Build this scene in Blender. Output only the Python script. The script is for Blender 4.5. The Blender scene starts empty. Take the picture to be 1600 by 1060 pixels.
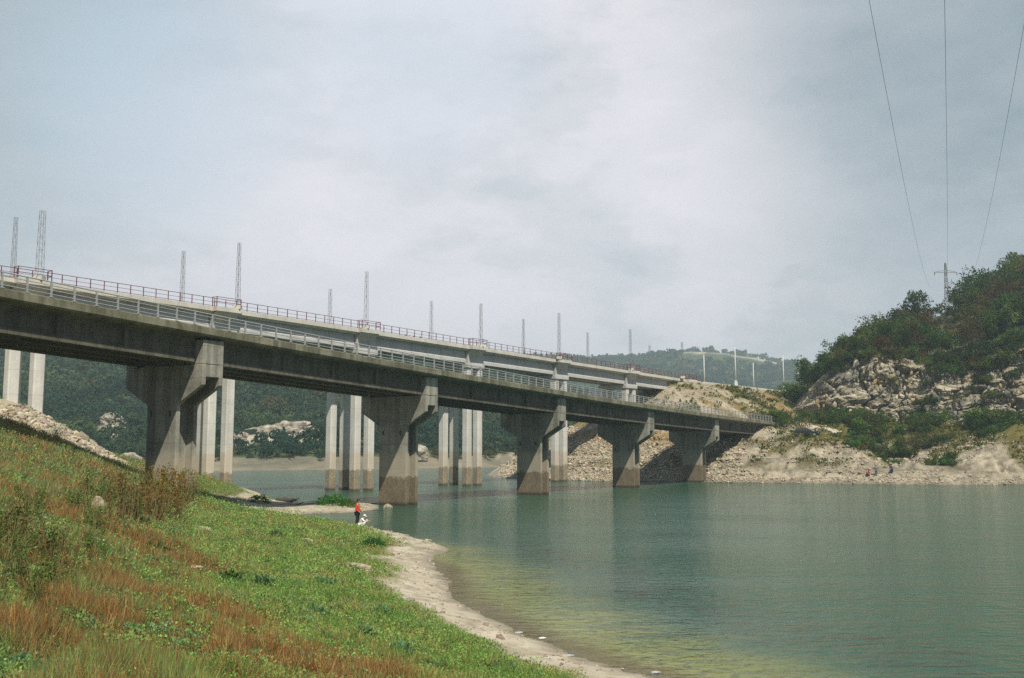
import bpy, bmesh, math, random
import numpy as np
from mathutils import Vector, Matrix, Euler

random.seed(7)
rng = np.random.default_rng(7)
scene = bpy.context.scene
COL = scene.collection
R = math.radians

# ------------------------------------------------------------------ camera
EYE = 5.6
F_PX = 1555.0
PITCH = math.atan(170.0 / F_PX)
cam_d = bpy.data.cameras.new("camera")
cam_d.sensor_width = 36.0
cam_d.lens = 36.0 * F_PX / 1600.0
cam_d.clip_start = 0.1
cam_d.clip_end = 9000
cam = bpy.data.objects.new("camera", cam_d)
cam.location = (0, 0, EYE)
cam.rotation_euler = (math.pi / 2 + PITCH, 0, 0)
COL.objects.link(cam)
scene.camera = cam

# ------------------------------------------------------------------ render / exposure
scene.render.engine = 'CYCLES'
scene.view_settings.view_transform = 'Standard'
scene.view_settings.look = 'None'
scene.view_settings.exposure = 0.24
scene.view_settings.gamma = 1.0
scene.cycles.use_denoising = False
scene.cycles.max_bounces = 6
scene.cycles.transparent_max_bounces = 8
scene.cycles.volume_bounces = 0

# ------------------------------------------------------------------ sun and sky
SUN_TO = Vector((0.244, -0.648, 1.0)).normalized()      # direction towards the sun
SUN_EL = math.asin(SUN_TO.z)
SUN_AZ = math.atan2(SUN_TO.x, SUN_TO.y)
sun_d = bpy.data.lights.new("sun", 'SUN')
sun_d.energy = 5.0
sun_d.angle = R(0.8)
sun_d.color = (1.0, 0.93, 0.80)
sun = bpy.data.objects.new("sun", sun_d)
sun.rotation_euler = (-SUN_TO).to_track_quat('-Z', 'Y').to_euler()
sun.location = (30, -30, 80)
COL.objects.link(sun)

world = bpy.data.worlds.new("World")
scene.world = world
world.use_nodes = True


def build_world():
    nt = world.node_tree
    nt.nodes.clear()
    N = nt.nodes.new
    L = nt.links.new
    out = N('ShaderNodeOutputWorld')
    bg = N('ShaderNodeBackground')
    sky = N('ShaderNodeTexSky')
    sky.sky_type = 'NISHITA'
    sky.sun_disc = False
    sky.sun_elevation = SUN_EL
    sky.sun_rotation = SUN_AZ
    tc = N('ShaderNodeTexCoord')
    mp = N('ShaderNodeMapping')
    mp.inputs['Scale'].default_value = (1.0, 1.0, 2.2)
    L(tc.outputs['Generated'], mp.inputs['Vector'])

    def noise(scale, detail, loc, rough=0.5):
        m2 = N('ShaderNodeMapping')
        m2.inputs['Location'].default_value = loc
        L(mp.outputs['Vector'], m2.inputs['Vector'])
        n = N('ShaderNodeTexNoise')
        n.inputs['Scale'].default_value = scale
        n.inputs['Detail'].default_value = detail
        n.inputs['Roughness'].default_value = rough
        L(m2.outputs['Vector'], n.inputs['Vector'])
        return n.outputs['Fac']

    def ramp(fac, stops):
        r = N('ShaderNodeValToRGB')
        els = r.color_ramp.elements
        while len(els) < len(stops):
            els.new(0.5)
        for e, (p, c) in zip(els, stops):
            e.position = p
            e.color = c
        r.color_ramp.interpolation = 'EASE'
        L(fac, r.inputs['Fac'])
        return r.outputs['Color']

    def math_(op, a, b):
        m = N('ShaderNodeMath')
        m.operation = op
        for i, s in enumerate((a, b)):
            if isinstance(s, (int, float)):
                m.inputs[i].default_value = s
            else:
                L(s, m.inputs[i])
        return m.outputs[0]

    def mix(fac, a, b):
        m = N('ShaderNodeMix')
        m.data_type = 'RGBA'
        if isinstance(fac, (int, float)):
            m.inputs[0].default_value = fac
        else:
            L(fac, m.inputs[0])
        for i, s in ((6, a), (7, b)):
            if isinstance(s, tuple):
                m.inputs[i].default_value = s
            else:
                L(s, m.inputs[i])
        return m.outputs[2]

    big = noise(3.4, 5, (0.3, 1.7, 0.2), 0.55)
    fine = noise(9.0, 7, (4.3, 0.7, 2.2), 0.6)
    s = math_('ADD', math_('MULTIPLY', big, 0.62), math_('MULTIPLY', fine, 0.38))
    # one cloud bank: patches of thin blue-grey and thick lilac-white
    cloud = ramp(s, [(0.38, (3.7, 4.15, 4.5, 1)), (0.45, (4.9, 5.05, 5.35, 1)),
                     (0.52, (6.0, 5.9, 6.2, 1)), (0.60, (6.7, 6.45, 6.75, 1))])

    def lobe(dirv, inner, outer):
        vm = N('ShaderNodeVectorMath')
        vm.operation = 'DOT_PRODUCT'
        L(tc.outputs['Generated'], vm.inputs[0])
        vm.inputs[1].default_value = Vector(dirv).normalized()
        mr = N('ShaderNodeMapRange')
        mr.interpolation_type = 'SMOOTHSTEP'
        mr.inputs['From Min'].default_value = math.cos(R(outer))
        mr.inputs['From Max'].default_value = math.cos(R(inner))
        L(vm.outputs['Value'], mr.inputs['Value'])
        return mr.outputs[0]
    # corner darkening put in as bluer cloud upper right and upper left, thin bright veil in the middle
    wob = math_('ADD', 0.35, math_('MULTIPLY', fine, 1.3))
    d1 = math_('MULTIPLY', lobe((0.70, 1.0, 0.46), 2, 27), wob)
    d2 = math_('MULTIPLY', lobe((-0.62, 1.0, 0.50), 2, 20), wob)
    d3 = math_('MULTIPLY', lobe((-0.10, 1.0, 0.42), 1, 9), math_('MULTIPLY', wob, 0.55))
    d4 = math_('MULTIPLY', lobe((-0.36, 1.0, 0.36), 1, 9), math_('MULTIPLY', wob, 0.6))
    c = mix(math_('MULTIPLY', d1, 0.8), cloud, (2.0, 2.6, 2.95, 1))
    c = mix(math_('MULTIPLY', d2, 0.85), c, (3.0, 3.65, 4.05, 1))
    c = mix(d3, c, (4.3, 5.2, 6.1, 1))
    c = mix(d4, c, (3.9, 5.0, 5.9, 1))
    c = mix(math_('MULTIPLY', lobe((-0.08, 1.0, 0.18), 3, 24), 0.38), c, (6.9, 6.7, 7.2, 1))
    # overhead and behind, the unseen sky is dimmed to blue to cut ambient fill
    sp = N('ShaderNodeSeparateXYZ')
    L(tc.outputs['Generated'], sp.inputs[0])
    hi = N('ShaderNodeMapRange')
    hi.interpolation_type = 'SMOOTHSTEP'
    hi.inputs['From Min'].default_value = 0.46
    hi.inputs['From Max'].default_value = 0.72
    L(sp.outputs['Z'], hi.inputs['Value'])
    c = mix(math_('MULTIPLY', hi.outputs[0], 0.85), c, (0.7, 1.15, 1.8, 1))
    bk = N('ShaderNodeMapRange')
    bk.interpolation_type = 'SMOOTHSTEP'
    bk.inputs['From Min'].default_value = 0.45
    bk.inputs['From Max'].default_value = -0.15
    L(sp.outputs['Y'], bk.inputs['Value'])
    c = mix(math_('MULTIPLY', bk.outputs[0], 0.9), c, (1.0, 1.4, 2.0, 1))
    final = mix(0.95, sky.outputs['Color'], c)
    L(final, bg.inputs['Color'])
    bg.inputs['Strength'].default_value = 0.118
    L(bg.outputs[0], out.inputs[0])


build_world()

# ------------------------------------------------------------------ small numeric helpers


def ray(px, py):
    a = (px - 800.0) / F_PX
    b = (530.0 - py) / F_PX
    cp, sp = math.cos(PITCH), math.sin(PITCH)
    return np.array([a, cp - b * sp, sp + b * cp])


def at(px, py, z):
    r = ray(px, py)
    t = (z - EYE) / r[2]
    return np.array([r[0] * t, r[1] * t, z])


def zat(px, py, y):
    """height of the sight line through a picture point where it is y metres ahead; returns (x, z)"""
    r = ray(px, py)
    t = y / r[1]
    return r[0] * t, EYE + r[2] * t


def _hash(ix, iy, iz, seed):
    n = (ix * 374761393 + iy * 668265263 + iz * 2147483647 + seed * 144665) & 0xFFFFFFFF
    n = ((n ^ (n >> 13)) * 1274126177) & 0xFFFFFFFF
    n = (n ^ (n >> 16)) & 0xFFFFFFFF
    return n / 4294967295.0


def vnoise(x, y, z=None, seed=0):
    x = np.asarray(x, float)
    y = np.asarray(y, float)
    z = np.zeros_like(x) if z is None else np.asarray(z, float)
    ix, iy, iz = np.floor(x).astype(np.int64), np.floor(y).astype(np.int64), np.floor(z).astype(np.int64)
    fx, fy, fz = x - ix, y - iy, z - iz
    fx, fy, fz = fx * fx * (3 - 2 * fx), fy * fy * (3 - 2 * fy), fz * fz * (3 - 2 * fz)
    r = 0
    for dx in (0, 1):
        for dy in (0, 1):
            for dz in (0, 1):
                w = (fx if dx else 1 - fx) * (fy if dy else 1 - fy) * (fz if dz else 1 - fz)
                r = r + w * _hash(ix + dx, iy + dy, iz + dz, seed)
    return r


def fbm(x, y, z=None, octaves=4, seed=0):
    r, a, s, f = 0, 1.0, 0.0, 1.0
    for o in range(octaves):
        r = r + a * vnoise(np.asarray(x) * f, np.asarray(y) * f, None if z is None else np.asarray(z) * f, seed + o * 17)
        s += a
        a *= 0.5
        f *= 2.03
    return r / s


def sstep(a, b, x):
    t = np.clip((np.asarray(x, float) - a) / (b - a), 0, 1)
    return t * t * (3 - 2 * t)


def seg_dist(x, y, pts):
    x = np.asarray(x, float)
    y = np.asarray(y, float)
    best = np.full(x.shape, 1e9)
    for (ax, ay), (bx, by) in zip(pts[:-1], pts[1:]):
        dx, dy = bx - ax, by - ay
        l2 = dx * dx + dy * dy + 1e-9
        t = np.clip(((x - ax) * dx + (y - ay) * dy) / l2, 0, 1)
        best = np.minimum(best, np.hypot(x - ax - t * dx, y - ay - t * dy))
    return best

# ------------------------------------------------------------------ object helpers


def tag(o, label=None, cat=None, group=None, kind=None):
    if label:
        o['label'] = label
    if cat:
        o['category'] = cat
    if group:
        o['group'] = group
    if kind:
        o['kind'] = kind
    return o


def empty(name, loc, label, cat, group=None):
    o = bpy.data.objects.new(name, None)
    o.empty_display_size = 0.3
    o.location = loc
    COL.objects.link(o)
    return tag(o, label, cat, group)


def root_loc(parent):
    l = Vector((0, 0, 0))
    while parent is not None:
        l = l + parent.location
        parent = parent.parent
    return l


def link_mesh(name, me, mat, parent=None):
    o = bpy.data.objects.new(name, me)
    for m in (mat if isinstance(mat, (list, tuple)) else [mat]):
        me.materials.append(m)
    COL.objects.link(o)
    if parent is not None:
        o.parent = parent
    return o


class MB:
    def __init__(self):
        self.v = []
        self.f = []

    def add(self, vs, fs):
        n = len(self.v)
        self.v.extend([tuple(p) for p in vs])
        self.f.extend([tuple(i + n for i in f) for f in fs])
        return self

    def hexa(self, p):
        """8 corners: bottom ring 0-3, top ring 4-7"""
        return self.add(p, [(3, 2, 1, 0), (4, 5, 6, 7), (0, 1, 5, 4), (1, 2, 6, 5), (2, 3, 7, 6), (3, 0, 4, 7)])

    def box(self, x0, x1, y0, y1, z0, z1, tf=lambda a, b, c: (a, b, c)):
        return self.hexa([tf(x0, y0, z0), tf(x1, y0, z0), tf(x1, y1, z0), tf(x0, y1, z0),
                          tf(x0, y0, z1), tf(x1, y0, z1), tf(x1, y1, z1), tf(x0, y1, z1)])

    def tube(self, pts, r, n=6, caps=True):
        pts = [Vector(p) for p in pts]
        rs = r if isinstance(r, (list, tuple)) else [r] * len(pts)
        rings = []
        ref = None
        for i, p in enumerate(pts):
            d = (pts[min(i + 1, len(pts) - 1)] - pts[max(i - 1, 0)])
            if d.length < 1e-9:
                d = Vector((0, 0, 1))
            d.normalize()
            if ref is None:
                ref = Vector((0, 0, 1)) if abs(d.z) < 0.9 else Vector((1, 0, 0))
            a = d.cross(ref).normalized()
            b = d.cross(a).normalized()
            ref = b.cross(d) if False else ref
            rings.append([p + (a * math.cos(2 * math.pi * k / n) + b * math.sin(2 * math.pi * k / n)) * rs[i] for k in range(n)])
        vs = [q for ring in rings for q in ring]
        fs = []
        for i in range(len(pts) - 1):
            for k in range(n):
                fs.append((i * n + k, i * n + (k + 1) % n, (i + 1) * n + (k + 1) % n, (i + 1) * n + k))
        if caps:
            fs.append(tuple(range(n - 1, -1, -1)))
            fs.append(tuple((len(pts) - 1) * n + k for k in range(n)))
        return self.add(vs, fs)

    def prism(self, outline, a, b, tf):
        """outline: list of (p, q); extruded along the third axis from a to b; tf(p, q, t) -> world"""
        n = len(outline)
        vs = [tf(p, q, a) for p, q in outline] + [tf(p, q, b) for p, q in outline]
        fs = [tuple(range(n - 1, -1, -1)), tuple(range(n, 2 * n))]
        for i in range(n):
            j = (i + 1) % n
            fs.append((i, j, n + j, n + i))
        return self.add(vs, fs)

    def build(self, name, mat, parent=None, smooth=False, bevel=0.0):
        me = bpy.data.meshes.new(name)
        off = root_loc(parent)
        me.from_pydata([(x - off.x, y - off.y, z - off.z) for x, y, z in self.v], [], self.f)
        bm = bmesh.new()
        bm.from_mesh(me)
        bmesh.ops.recalc_face_normals(bm, faces=bm.faces)
        if bevel > 0:
            bmesh.ops.bevel(bm, geom=[e for e in bm.edges], offset=bevel, segments=1, affect='EDGES', clamp_overlap=True)
        bm.to_mesh(me)
        bm.free()
        if smooth:
            me.polygons.foreach_set('use_smooth', [True] * len(me.polygons))
        return link_mesh(name, me, mat, parent)


def fast_mesh(name, verts, faces, cols=None, k=4, smooth=False):
    verts = np.asarray(verts, np.float32)
    faces = np.asarray(faces, np.int32)
    me = bpy.data.meshes.new(name)
    me.vertices.add(len(verts))
    me.vertices.foreach_set('co', verts.ravel())
    me.loops.add(faces.size)
    me.loops.foreach_set('vertex_index', faces.ravel())
    me.polygons.add(len(faces))
    me.polygons.foreach_set('loop_start', np.arange(0, faces.size, k, dtype=np.int32))
    me.polygons.foreach_set('loop_total', np.full(len(faces), k, np.int32))
    me.polygons.foreach_set('use_smooth', np.full(len(faces), bool(smooth)))
    me.update(calc_edges=True)
    me.validate()
    if cols is not None:
        at_ = me.attributes.new('Col', 'FLOAT_COLOR', 'POINT')
        c = np.ones((len(verts), 4), np.float32)
        c[:, :3] = cols
        at_.data.foreach_set('color', c.ravel())
    return me


def grid_faces(nx, ny):
    i = np.arange(nx - 1)[None, :] + np.arange(ny - 1)[:, None] * nx
    i = i.ravel()
    return np.stack([i, i + 1, i + nx + 1, i + nx], 1)


def cards(P, A, S, Ln, Wd):
    """diamond leaves: base P, along A (length Ln), across S (width Wd)"""
    P, A, S = np.asarray(P), np.asarray(A), np.asarray(S)
    Ln = np.asarray(Ln)[:, None]
    Wd = np.asarray(Wd)[:, None]
    v = np.stack([P, P + A * Ln * 0.45 + S * Wd * 0.5, P + A * Ln, P + A * Ln * 0.45 - S * Wd * 0.5], 1)
    n = len(P)
    f = np.arange(n * 4).reshape(n, 4)
    return v.reshape(-1, 3), f


def unit(v):
    return v / (np.linalg.norm(v, axis=1, keepdims=True) + 1e-9)

# ------------------------------------------------------------------ materials


def new_mat(name):
    m = bpy.data.materials.new(name)
    m.use_nodes = True
    nt = m.node_tree
    nt.nodes.clear()
    return m, nt


class G:
    """tiny node-graph writer"""

    def __init__(self, nt):
        self.nt = nt

    def n(self, t, **kw):
        x = self.nt.nodes.new(t)
        for k_, v_ in kw.items():
            setattr(x, k_, v_)
        return x

    def l(self, a, b):
        self.nt.links.new(a, b)

    def put(self, sock, v):
        if v is None:
            return
        if hasattr(v, 'is_linked') or isinstance(v, bpy.types.NodeSocket):
            self.l(v, sock)
        else:
            sock.default_value = v

    def pos(self, scale=(1, 1, 1), loc=(0, 0, 0)):
        g = self.n('ShaderNodeNewGeometry')
        m = self.n('ShaderNodeMapping')
        m.inputs['Scale'].default_value = scale
        m.inputs['Location'].default_value = loc
        self.l(g.outputs['Position'], m.inputs['Vector'])
        return m.outputs[0]

    def noise(self, scale, detail=4, rough=0.55, vec=None, dist=0.0):
        n = self.n('ShaderNodeTexNoise')
        n.inputs['Scale'].default_value = scale
        n.inputs['Detail'].default_value = detail
        n.inputs['Roughness'].default_value = rough
        n.inputs['Distortion'].default_value = dist
        self.l(vec if vec is not None else self.pos(), n.inputs['Vector'])
        return n.outputs['Fac']

    def voro(self, scale, vec=None, out='Distance', feature='F1'):
        n = self.n('ShaderNodeTexVoronoi', feature=feature)
        n.inputs['Scale'].default_value = scale
        self.l(vec if vec is not None else self.pos(), n.inputs['Vector'])
        return n.outputs[out]

    def ramp(self, fac, stops):
        r = self.n('ShaderNodeValToRGB')
        e = r.color_ramp.elements
        while len(e) < len(stops):
            e.new(0.5)
        for el, (p, c) in zip(e, stops):
            el.position = p
            el.color = (c, c, c, 1) if isinstance(c, (int, float)) else (*c, 1)
        self.l(fac, r.inputs['Fac'])
        return r.outputs['Color']

    def mix(self, fac, a, b, mode='MIX'):
        m = self.n('ShaderNodeMix', data_type='RGBA', blend_type=mode)
        self.put(m.inputs[0], fac)
        for i, s in ((6, a), (7, b)):
            self.put(m.inputs[i], (*s, 1) if isinstance(s, tuple) and len(s) == 3 else s)
        return m.outputs[2]

    def math(self, op, a, b=None, c=None):
        m = self.n('ShaderNodeMath', operation=op)
        for i, s in enumerate((a, b, c)):
            if s is not None:
                self.put(m.inputs[i], s)
        return m.outputs[0]

    def mr(self, v, a, b, c=0.0, d=1.0, smooth=True):
        m = self.n('ShaderNodeMapRange')
        if smooth:
            m.interpolation_type = 'SMOOTHSTEP'
        self.put(m.inputs['Value'], v)
        for k_, x in zip(('From Min', 'From Max', 'To Min', 'To Max'), (a, b, c, d)):
            m.inputs[k_].default_value = x
        return m.outputs[0]

    def z(self):
        g = self.n('ShaderNodeNewGeometry')
        s = self.n('ShaderNodeSeparateXYZ')
        self.l(g.outputs['Position'], s.inputs[0])
        return s.outputs['Z']

    def attr(self, name, out='Color'):
        a = self.n('ShaderNodeAttribute', attribute_name=name)
        return a.outputs[out]

    def bump(self, h, strength=0.5, dist=0.05, normal=None):
        b = self.n('ShaderNodeBump')
        b.inputs['Strength'].default_value = strength
        b.inputs['Distance'].default_value = dist
        self.l(h, b.inputs['Height'])
        if normal is not None:
            self.l(normal, b.inputs['Normal'])
        return b.outputs[0]

    def bsdf(self, col, rough=0.9, metal=0.0, normal=None, spec=0.3):
        p = self.n('ShaderNodeBsdfPrincipled')
        self.put(p.inputs['Base Color'], (*col, 1) if isinstance(col, tuple) else col)
        self.put(p.inputs['Roughness'], rough)
        p.inputs['Metallic'].default_value = metal
        p.inputs['Specular IOR Level'].default_value = spec
        if normal is not None:
            self.l(normal, p.inputs['Normal'])
        return p.outputs[0]

    def out(self, sh):
        o = self.n('ShaderNodeOutputMaterial')
        self.l(sh, o.inputs['Surface'])


def plain(name, col, rough=0.7, metal=0.0, var=0.25, scale=6.0, bump=0.0):
    m, nt = new_mat(name)
    g = G(nt)
    n = g.noise(scale, 4)
    dark = tuple(c * (1 - var) for c in col)
    lite = tuple(min(1, c * (1 + var)) for c in col)
    c = g.mix(g.ramp(n, [(0.35, 0.0), (0.65, 1.0)]), dark, lite)
    nm = g.bump(n, bump, 0.03) if bump else None
    g.out(g.bsdf(c, rough, metal, nm))
    return m


def concrete(name, base, dark, tan, crust, waterline=True, streak=0.5):
    m, nt = new_mat(name)
    g = G(nt)
    n1 = g.noise(0.45, 6, 0.65)
    n2 = g.noise(5.0, 5, 0.6)
    st = g.noise(1.0, 5, 0.6, g.pos((2.2, 2.2, 0.12)))
    st2 = g.noise(1.0, 3, 0.5, g.pos((0.9, 0.9, 0.05), (4, 2, 0)))
    c = g.mix(g.ramp(n1, [(0.3, 0.0), (0.72, 1.0)]), base, dark)
    c = g.mix(g.math('MULTIPLY', g.ramp(st, [(0.46, 0.0), (0.62, 1.0)]), streak), c, dark)
    c = g.mix(g.math('MULTIPLY', g.ramp(st2, [(0.52, 0.0), (0.6, 1.0)]), streak * 0.7), c, tuple(x * 0.55 for x in dark))
    c = g.mix(g.math('MULTIPLY', g.ramp(n2, [(0.35, 0.0), (0.7, 1.0)]), 0.25), c, tuple(x * 1.15 for x in base))
    fw = g.math('FRACT', g.math('MULTIPLY', g.z(), 0.42))
    c = g.mix(g.math('MULTIPLY', g.mr(g.math('ABSOLUTE', g.math('SUBTRACT', fw, 0.5)), 0.02, 0.006), 0.35), c, tuple(x * 0.6 for x in dark))
    if waterline:
        z = g.z()
        zz = g.math('ADD', z, g.math('MULTIPLY', g.math('SUBTRACT', g.noise(1.6, 6, 0.7), 0.5), 1.7))
        tanf = g.mr(zz, 5.5, 4.6)
        c = g.mix(g.math('MULTIPLY', tanf, 0.62), c, tan)
        cr = g.mr(zz, 2.85, 2.6)
        spk = g.mix(g.ramp(g.noise(6.5, 6, 0.75), [(0.38, 0.0), (0.62, 1.0)]), tuple(x * 0.6 for x in crust), tuple(x * 2.6 for x in crust))
        spk = g.mix(g.ramp(g.noise(1.3, 5, 0.7, g.pos((1, 1, 0.6), (3, 3, 3))), [(0.45, 0.0), (0.65, 0.6)]), spk, tuple(x * 0.55 for x in crust))
        c = g.mix(g.math('MULTIPLY', cr, 0.8), c, spk)
        wet = g.mr(z, 0.45, 0.1)
        c = g.mix(g.math('MULTIPLY', wet, 0.8), c, tuple(x * 0.35 for x in crust))
    nm = g.bump(g.math('ADD', n2, g.math('MULTIPLY', st, 0.6)), 0.35, 0.04)
    g.out(g.bsdf(c, 0.92, 0, nm, 0.2))
    return m


def leafy(name, trans=0.35, gain=1.0):
    m, nt = new_mat(name)
    g = G(nt)
    oi = g.n('ShaderNodeObjectInfo')
    c = g.attr('Col')
    hs = g.n('ShaderNodeHueSaturation')
    hs.inputs['Saturation'].default_value = 1.0
    g.l(g.mr(oi.outputs['Random'], 0, 1, 0.475, 0.52, False), hs.inputs['Hue'])
    g.l(g.mr(oi.outputs['Random'], 0, 1, 0.75 * gain, 1.25 * gain, False), hs.inputs['Value'])
    g.l(c, hs.inputs['Color'])
    d = g.n('ShaderNodeBsdfDiffuse')
    g.l(hs.outputs[0], d.inputs[0])
    t = g.n('ShaderNodeBsdfTranslucent')
    g.l(hs.outputs[0], t.inputs[0])
    mx = g.n('ShaderNodeMixShader')
    mx.inputs[0].default_value = trans
    g.l(d.outputs[0], mx.inputs[1])
    g.l(t.outputs[0], mx.inputs[2])
    g.out(mx.outputs[0])
    return m


def vcol(name, rough=0.95, nscale=3.0, amt=0.35, bump=0.4, bdist=0.08, spec=0.15):
    m, nt = new_mat(name)
    g = G(nt)
    n = g.noise(nscale, 6, 0.65)
    n2 = g.noise(nscale * 7, 4, 0.6)
    c = g.attr('Col')
    c = g.mix(g.ramp(n, [(0.36, amt), (0.5, 0.0)]), c, (0.035, 0.03, 0.018))
    c = g.mix(g.ramp(n2, [(0.55, 0.0), (0.75, amt * 0.7)]), c, (0.5, 0.46, 0.37))
    nm = g.bump(g.math('ADD', n, g.math('MULTIPLY', n2, 0.5)), bump, bdist)
    g.out(g.bsdf(c, rough, 0, nm, spec))
    return m


M = {}
M['old_concrete'] = concrete('old_concrete', (0.40, 0.388, 0.33), (0.13, 0.126, 0.102), (0.40, 0.35, 0.26), (0.095, 0.07, 0.043), True, 0.7)
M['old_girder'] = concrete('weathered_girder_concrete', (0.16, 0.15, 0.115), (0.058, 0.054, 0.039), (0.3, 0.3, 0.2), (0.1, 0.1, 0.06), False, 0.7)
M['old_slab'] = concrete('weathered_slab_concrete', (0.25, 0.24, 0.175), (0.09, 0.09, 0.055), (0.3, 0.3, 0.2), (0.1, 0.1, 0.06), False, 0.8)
M['new_column'] = concrete('pale_column_concrete', (0.68, 0.665, 0.62), (0.48, 0.465, 0.42), (0.50, 0.41, 0.30), (0.15, 0.12, 0.075), True, 0.35)
M['new_girder'] = concrete('pale_girder_concrete', (0.52, 0.52, 0.505), (0.40, 0.40, 0.385), (0.4, 0.4, 0.3), (0.1, 0.1, 0.1), False, 0.3)
M['cornice'] = concrete('cream_cornice_concrete', (0.60, 0.575, 0.51), (0.45, 0.43, 0.37), (0.4, 0.4, 0.3), (0.1, 0.1, 0.1), False, 0.3)
M['galv'] = plain('galvanised_steel', (0.33, 0.34, 0.335), 0.55, 0.2, 0.15)
M['mast_steel'] = plain('grey_mast_steel', (0.22, 0.23, 0.23), 0.6, 0.2, 0.15)
M['red_steel'] = plain('red_brown_painted_steel', (0.16, 0.045, 0.055), 0.6, 0.0, 0.2)
M['white_pole'] = plain('pale_concrete_pole', (0.50, 0.50, 0.485), 0.8, 0.0, 0.1)
M['asphalt'] = plain('asphalt', (0.06, 0.06, 0.058), 0.9, 0.0, 0.25, 2.0)
M['leaf'] = leafy('leaf_foliage', 0.38)
M['grass'] = leafy('grass_blades', 0.45)
M['far_leaf'] = leafy('far_foliage', 0.45)
M['dry_stem'] = plain('dry_stem', (0.17, 0.14, 0.06), 0.95, 0, 0.3)
M['bark'] = plain('bark', (0.09, 0.07, 0.05), 0.95, 0.0, 0.35, 8.0, 0.6)
M['earth'] = vcol('bank_earth', 0.97, 2.2, 0.35, 0.6, 0.06)
M['scree'] = vcol('scree_ground', 0.97, 1.1, 0.5, 1.0, 0.6)
M['hill_soil'] = vcol('hill_soil', 0.97, 0.08, 0.25, 0.5, 2.0)
M['stone'] = vcol('loose_stone', 0.95, 5.0, 0.25, 0.5, 0.03)


def cliff_mat():
    m, nt = new_mat('cliff_rock')
    g = G(nt)
    lay = g.noise(0.30, 8, 0.66, g.pos((0.8, 1.0, 1.9)), 1.0)
    big = g.noise(0.16, 5, 0.6)
    fine = g.noise(2.2, 6, 0.7)
    c = g.ramp(lay, [(0.36, (0.17, 0.15, 0.11)), (0.44, (0.34, 0.30, 0.22)), (0.53, (0.50, 0.445, 0.32)), (0.64, (0.60, 0.55, 0.43))])
    c = g.mix(g.ramp(big, [(0.48, 0.0), (0.64, 0.6)]), c, (0.25, 0.245, 0.22))
    c = g.mix(g.ramp(g.noise(0.3, 5, 0.6, g.pos((1, 1, 0.35), (7, 3, 1))), [(0.54, 0.0), (0.66, 0.65)]), c, (0.40, 0.27, 0.12))
    cr = g.voro(0.55, g.pos((1, 1, 1.7)), 'Distance', 'DISTANCE_TO_EDGE')
    c = g.mix(g.ramp(cr, [(0.0, 0.75), (0.07, 0.0)]), c, (0.05, 0.045, 0.035))
    c = g.mix(g.ramp(fine, [(0.36, 0.4), (0.46, 0.0)]), c, (0.08, 0.07, 0.05))
    c = g.mix(g.ramp(g.noise(0.5, 4, 0.6, g.pos((1, 1, 1), (20, 2, 9))), [(0.60, 0.0), (0.68, 0.8)]), c, (0.05, 0.075, 0.025))
    nm = g.bump(g.math('ADD', lay, g.math('MULTIPLY', fine, 0.5)), 1.0, 0.9)
    nm = g.bump(cr, 0.6, 0.5, nm)
    g.out(g.bsdf(c, 0.95, 0, nm, 0.15))
    return m


M['cliff'] = cliff_mat()


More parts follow.
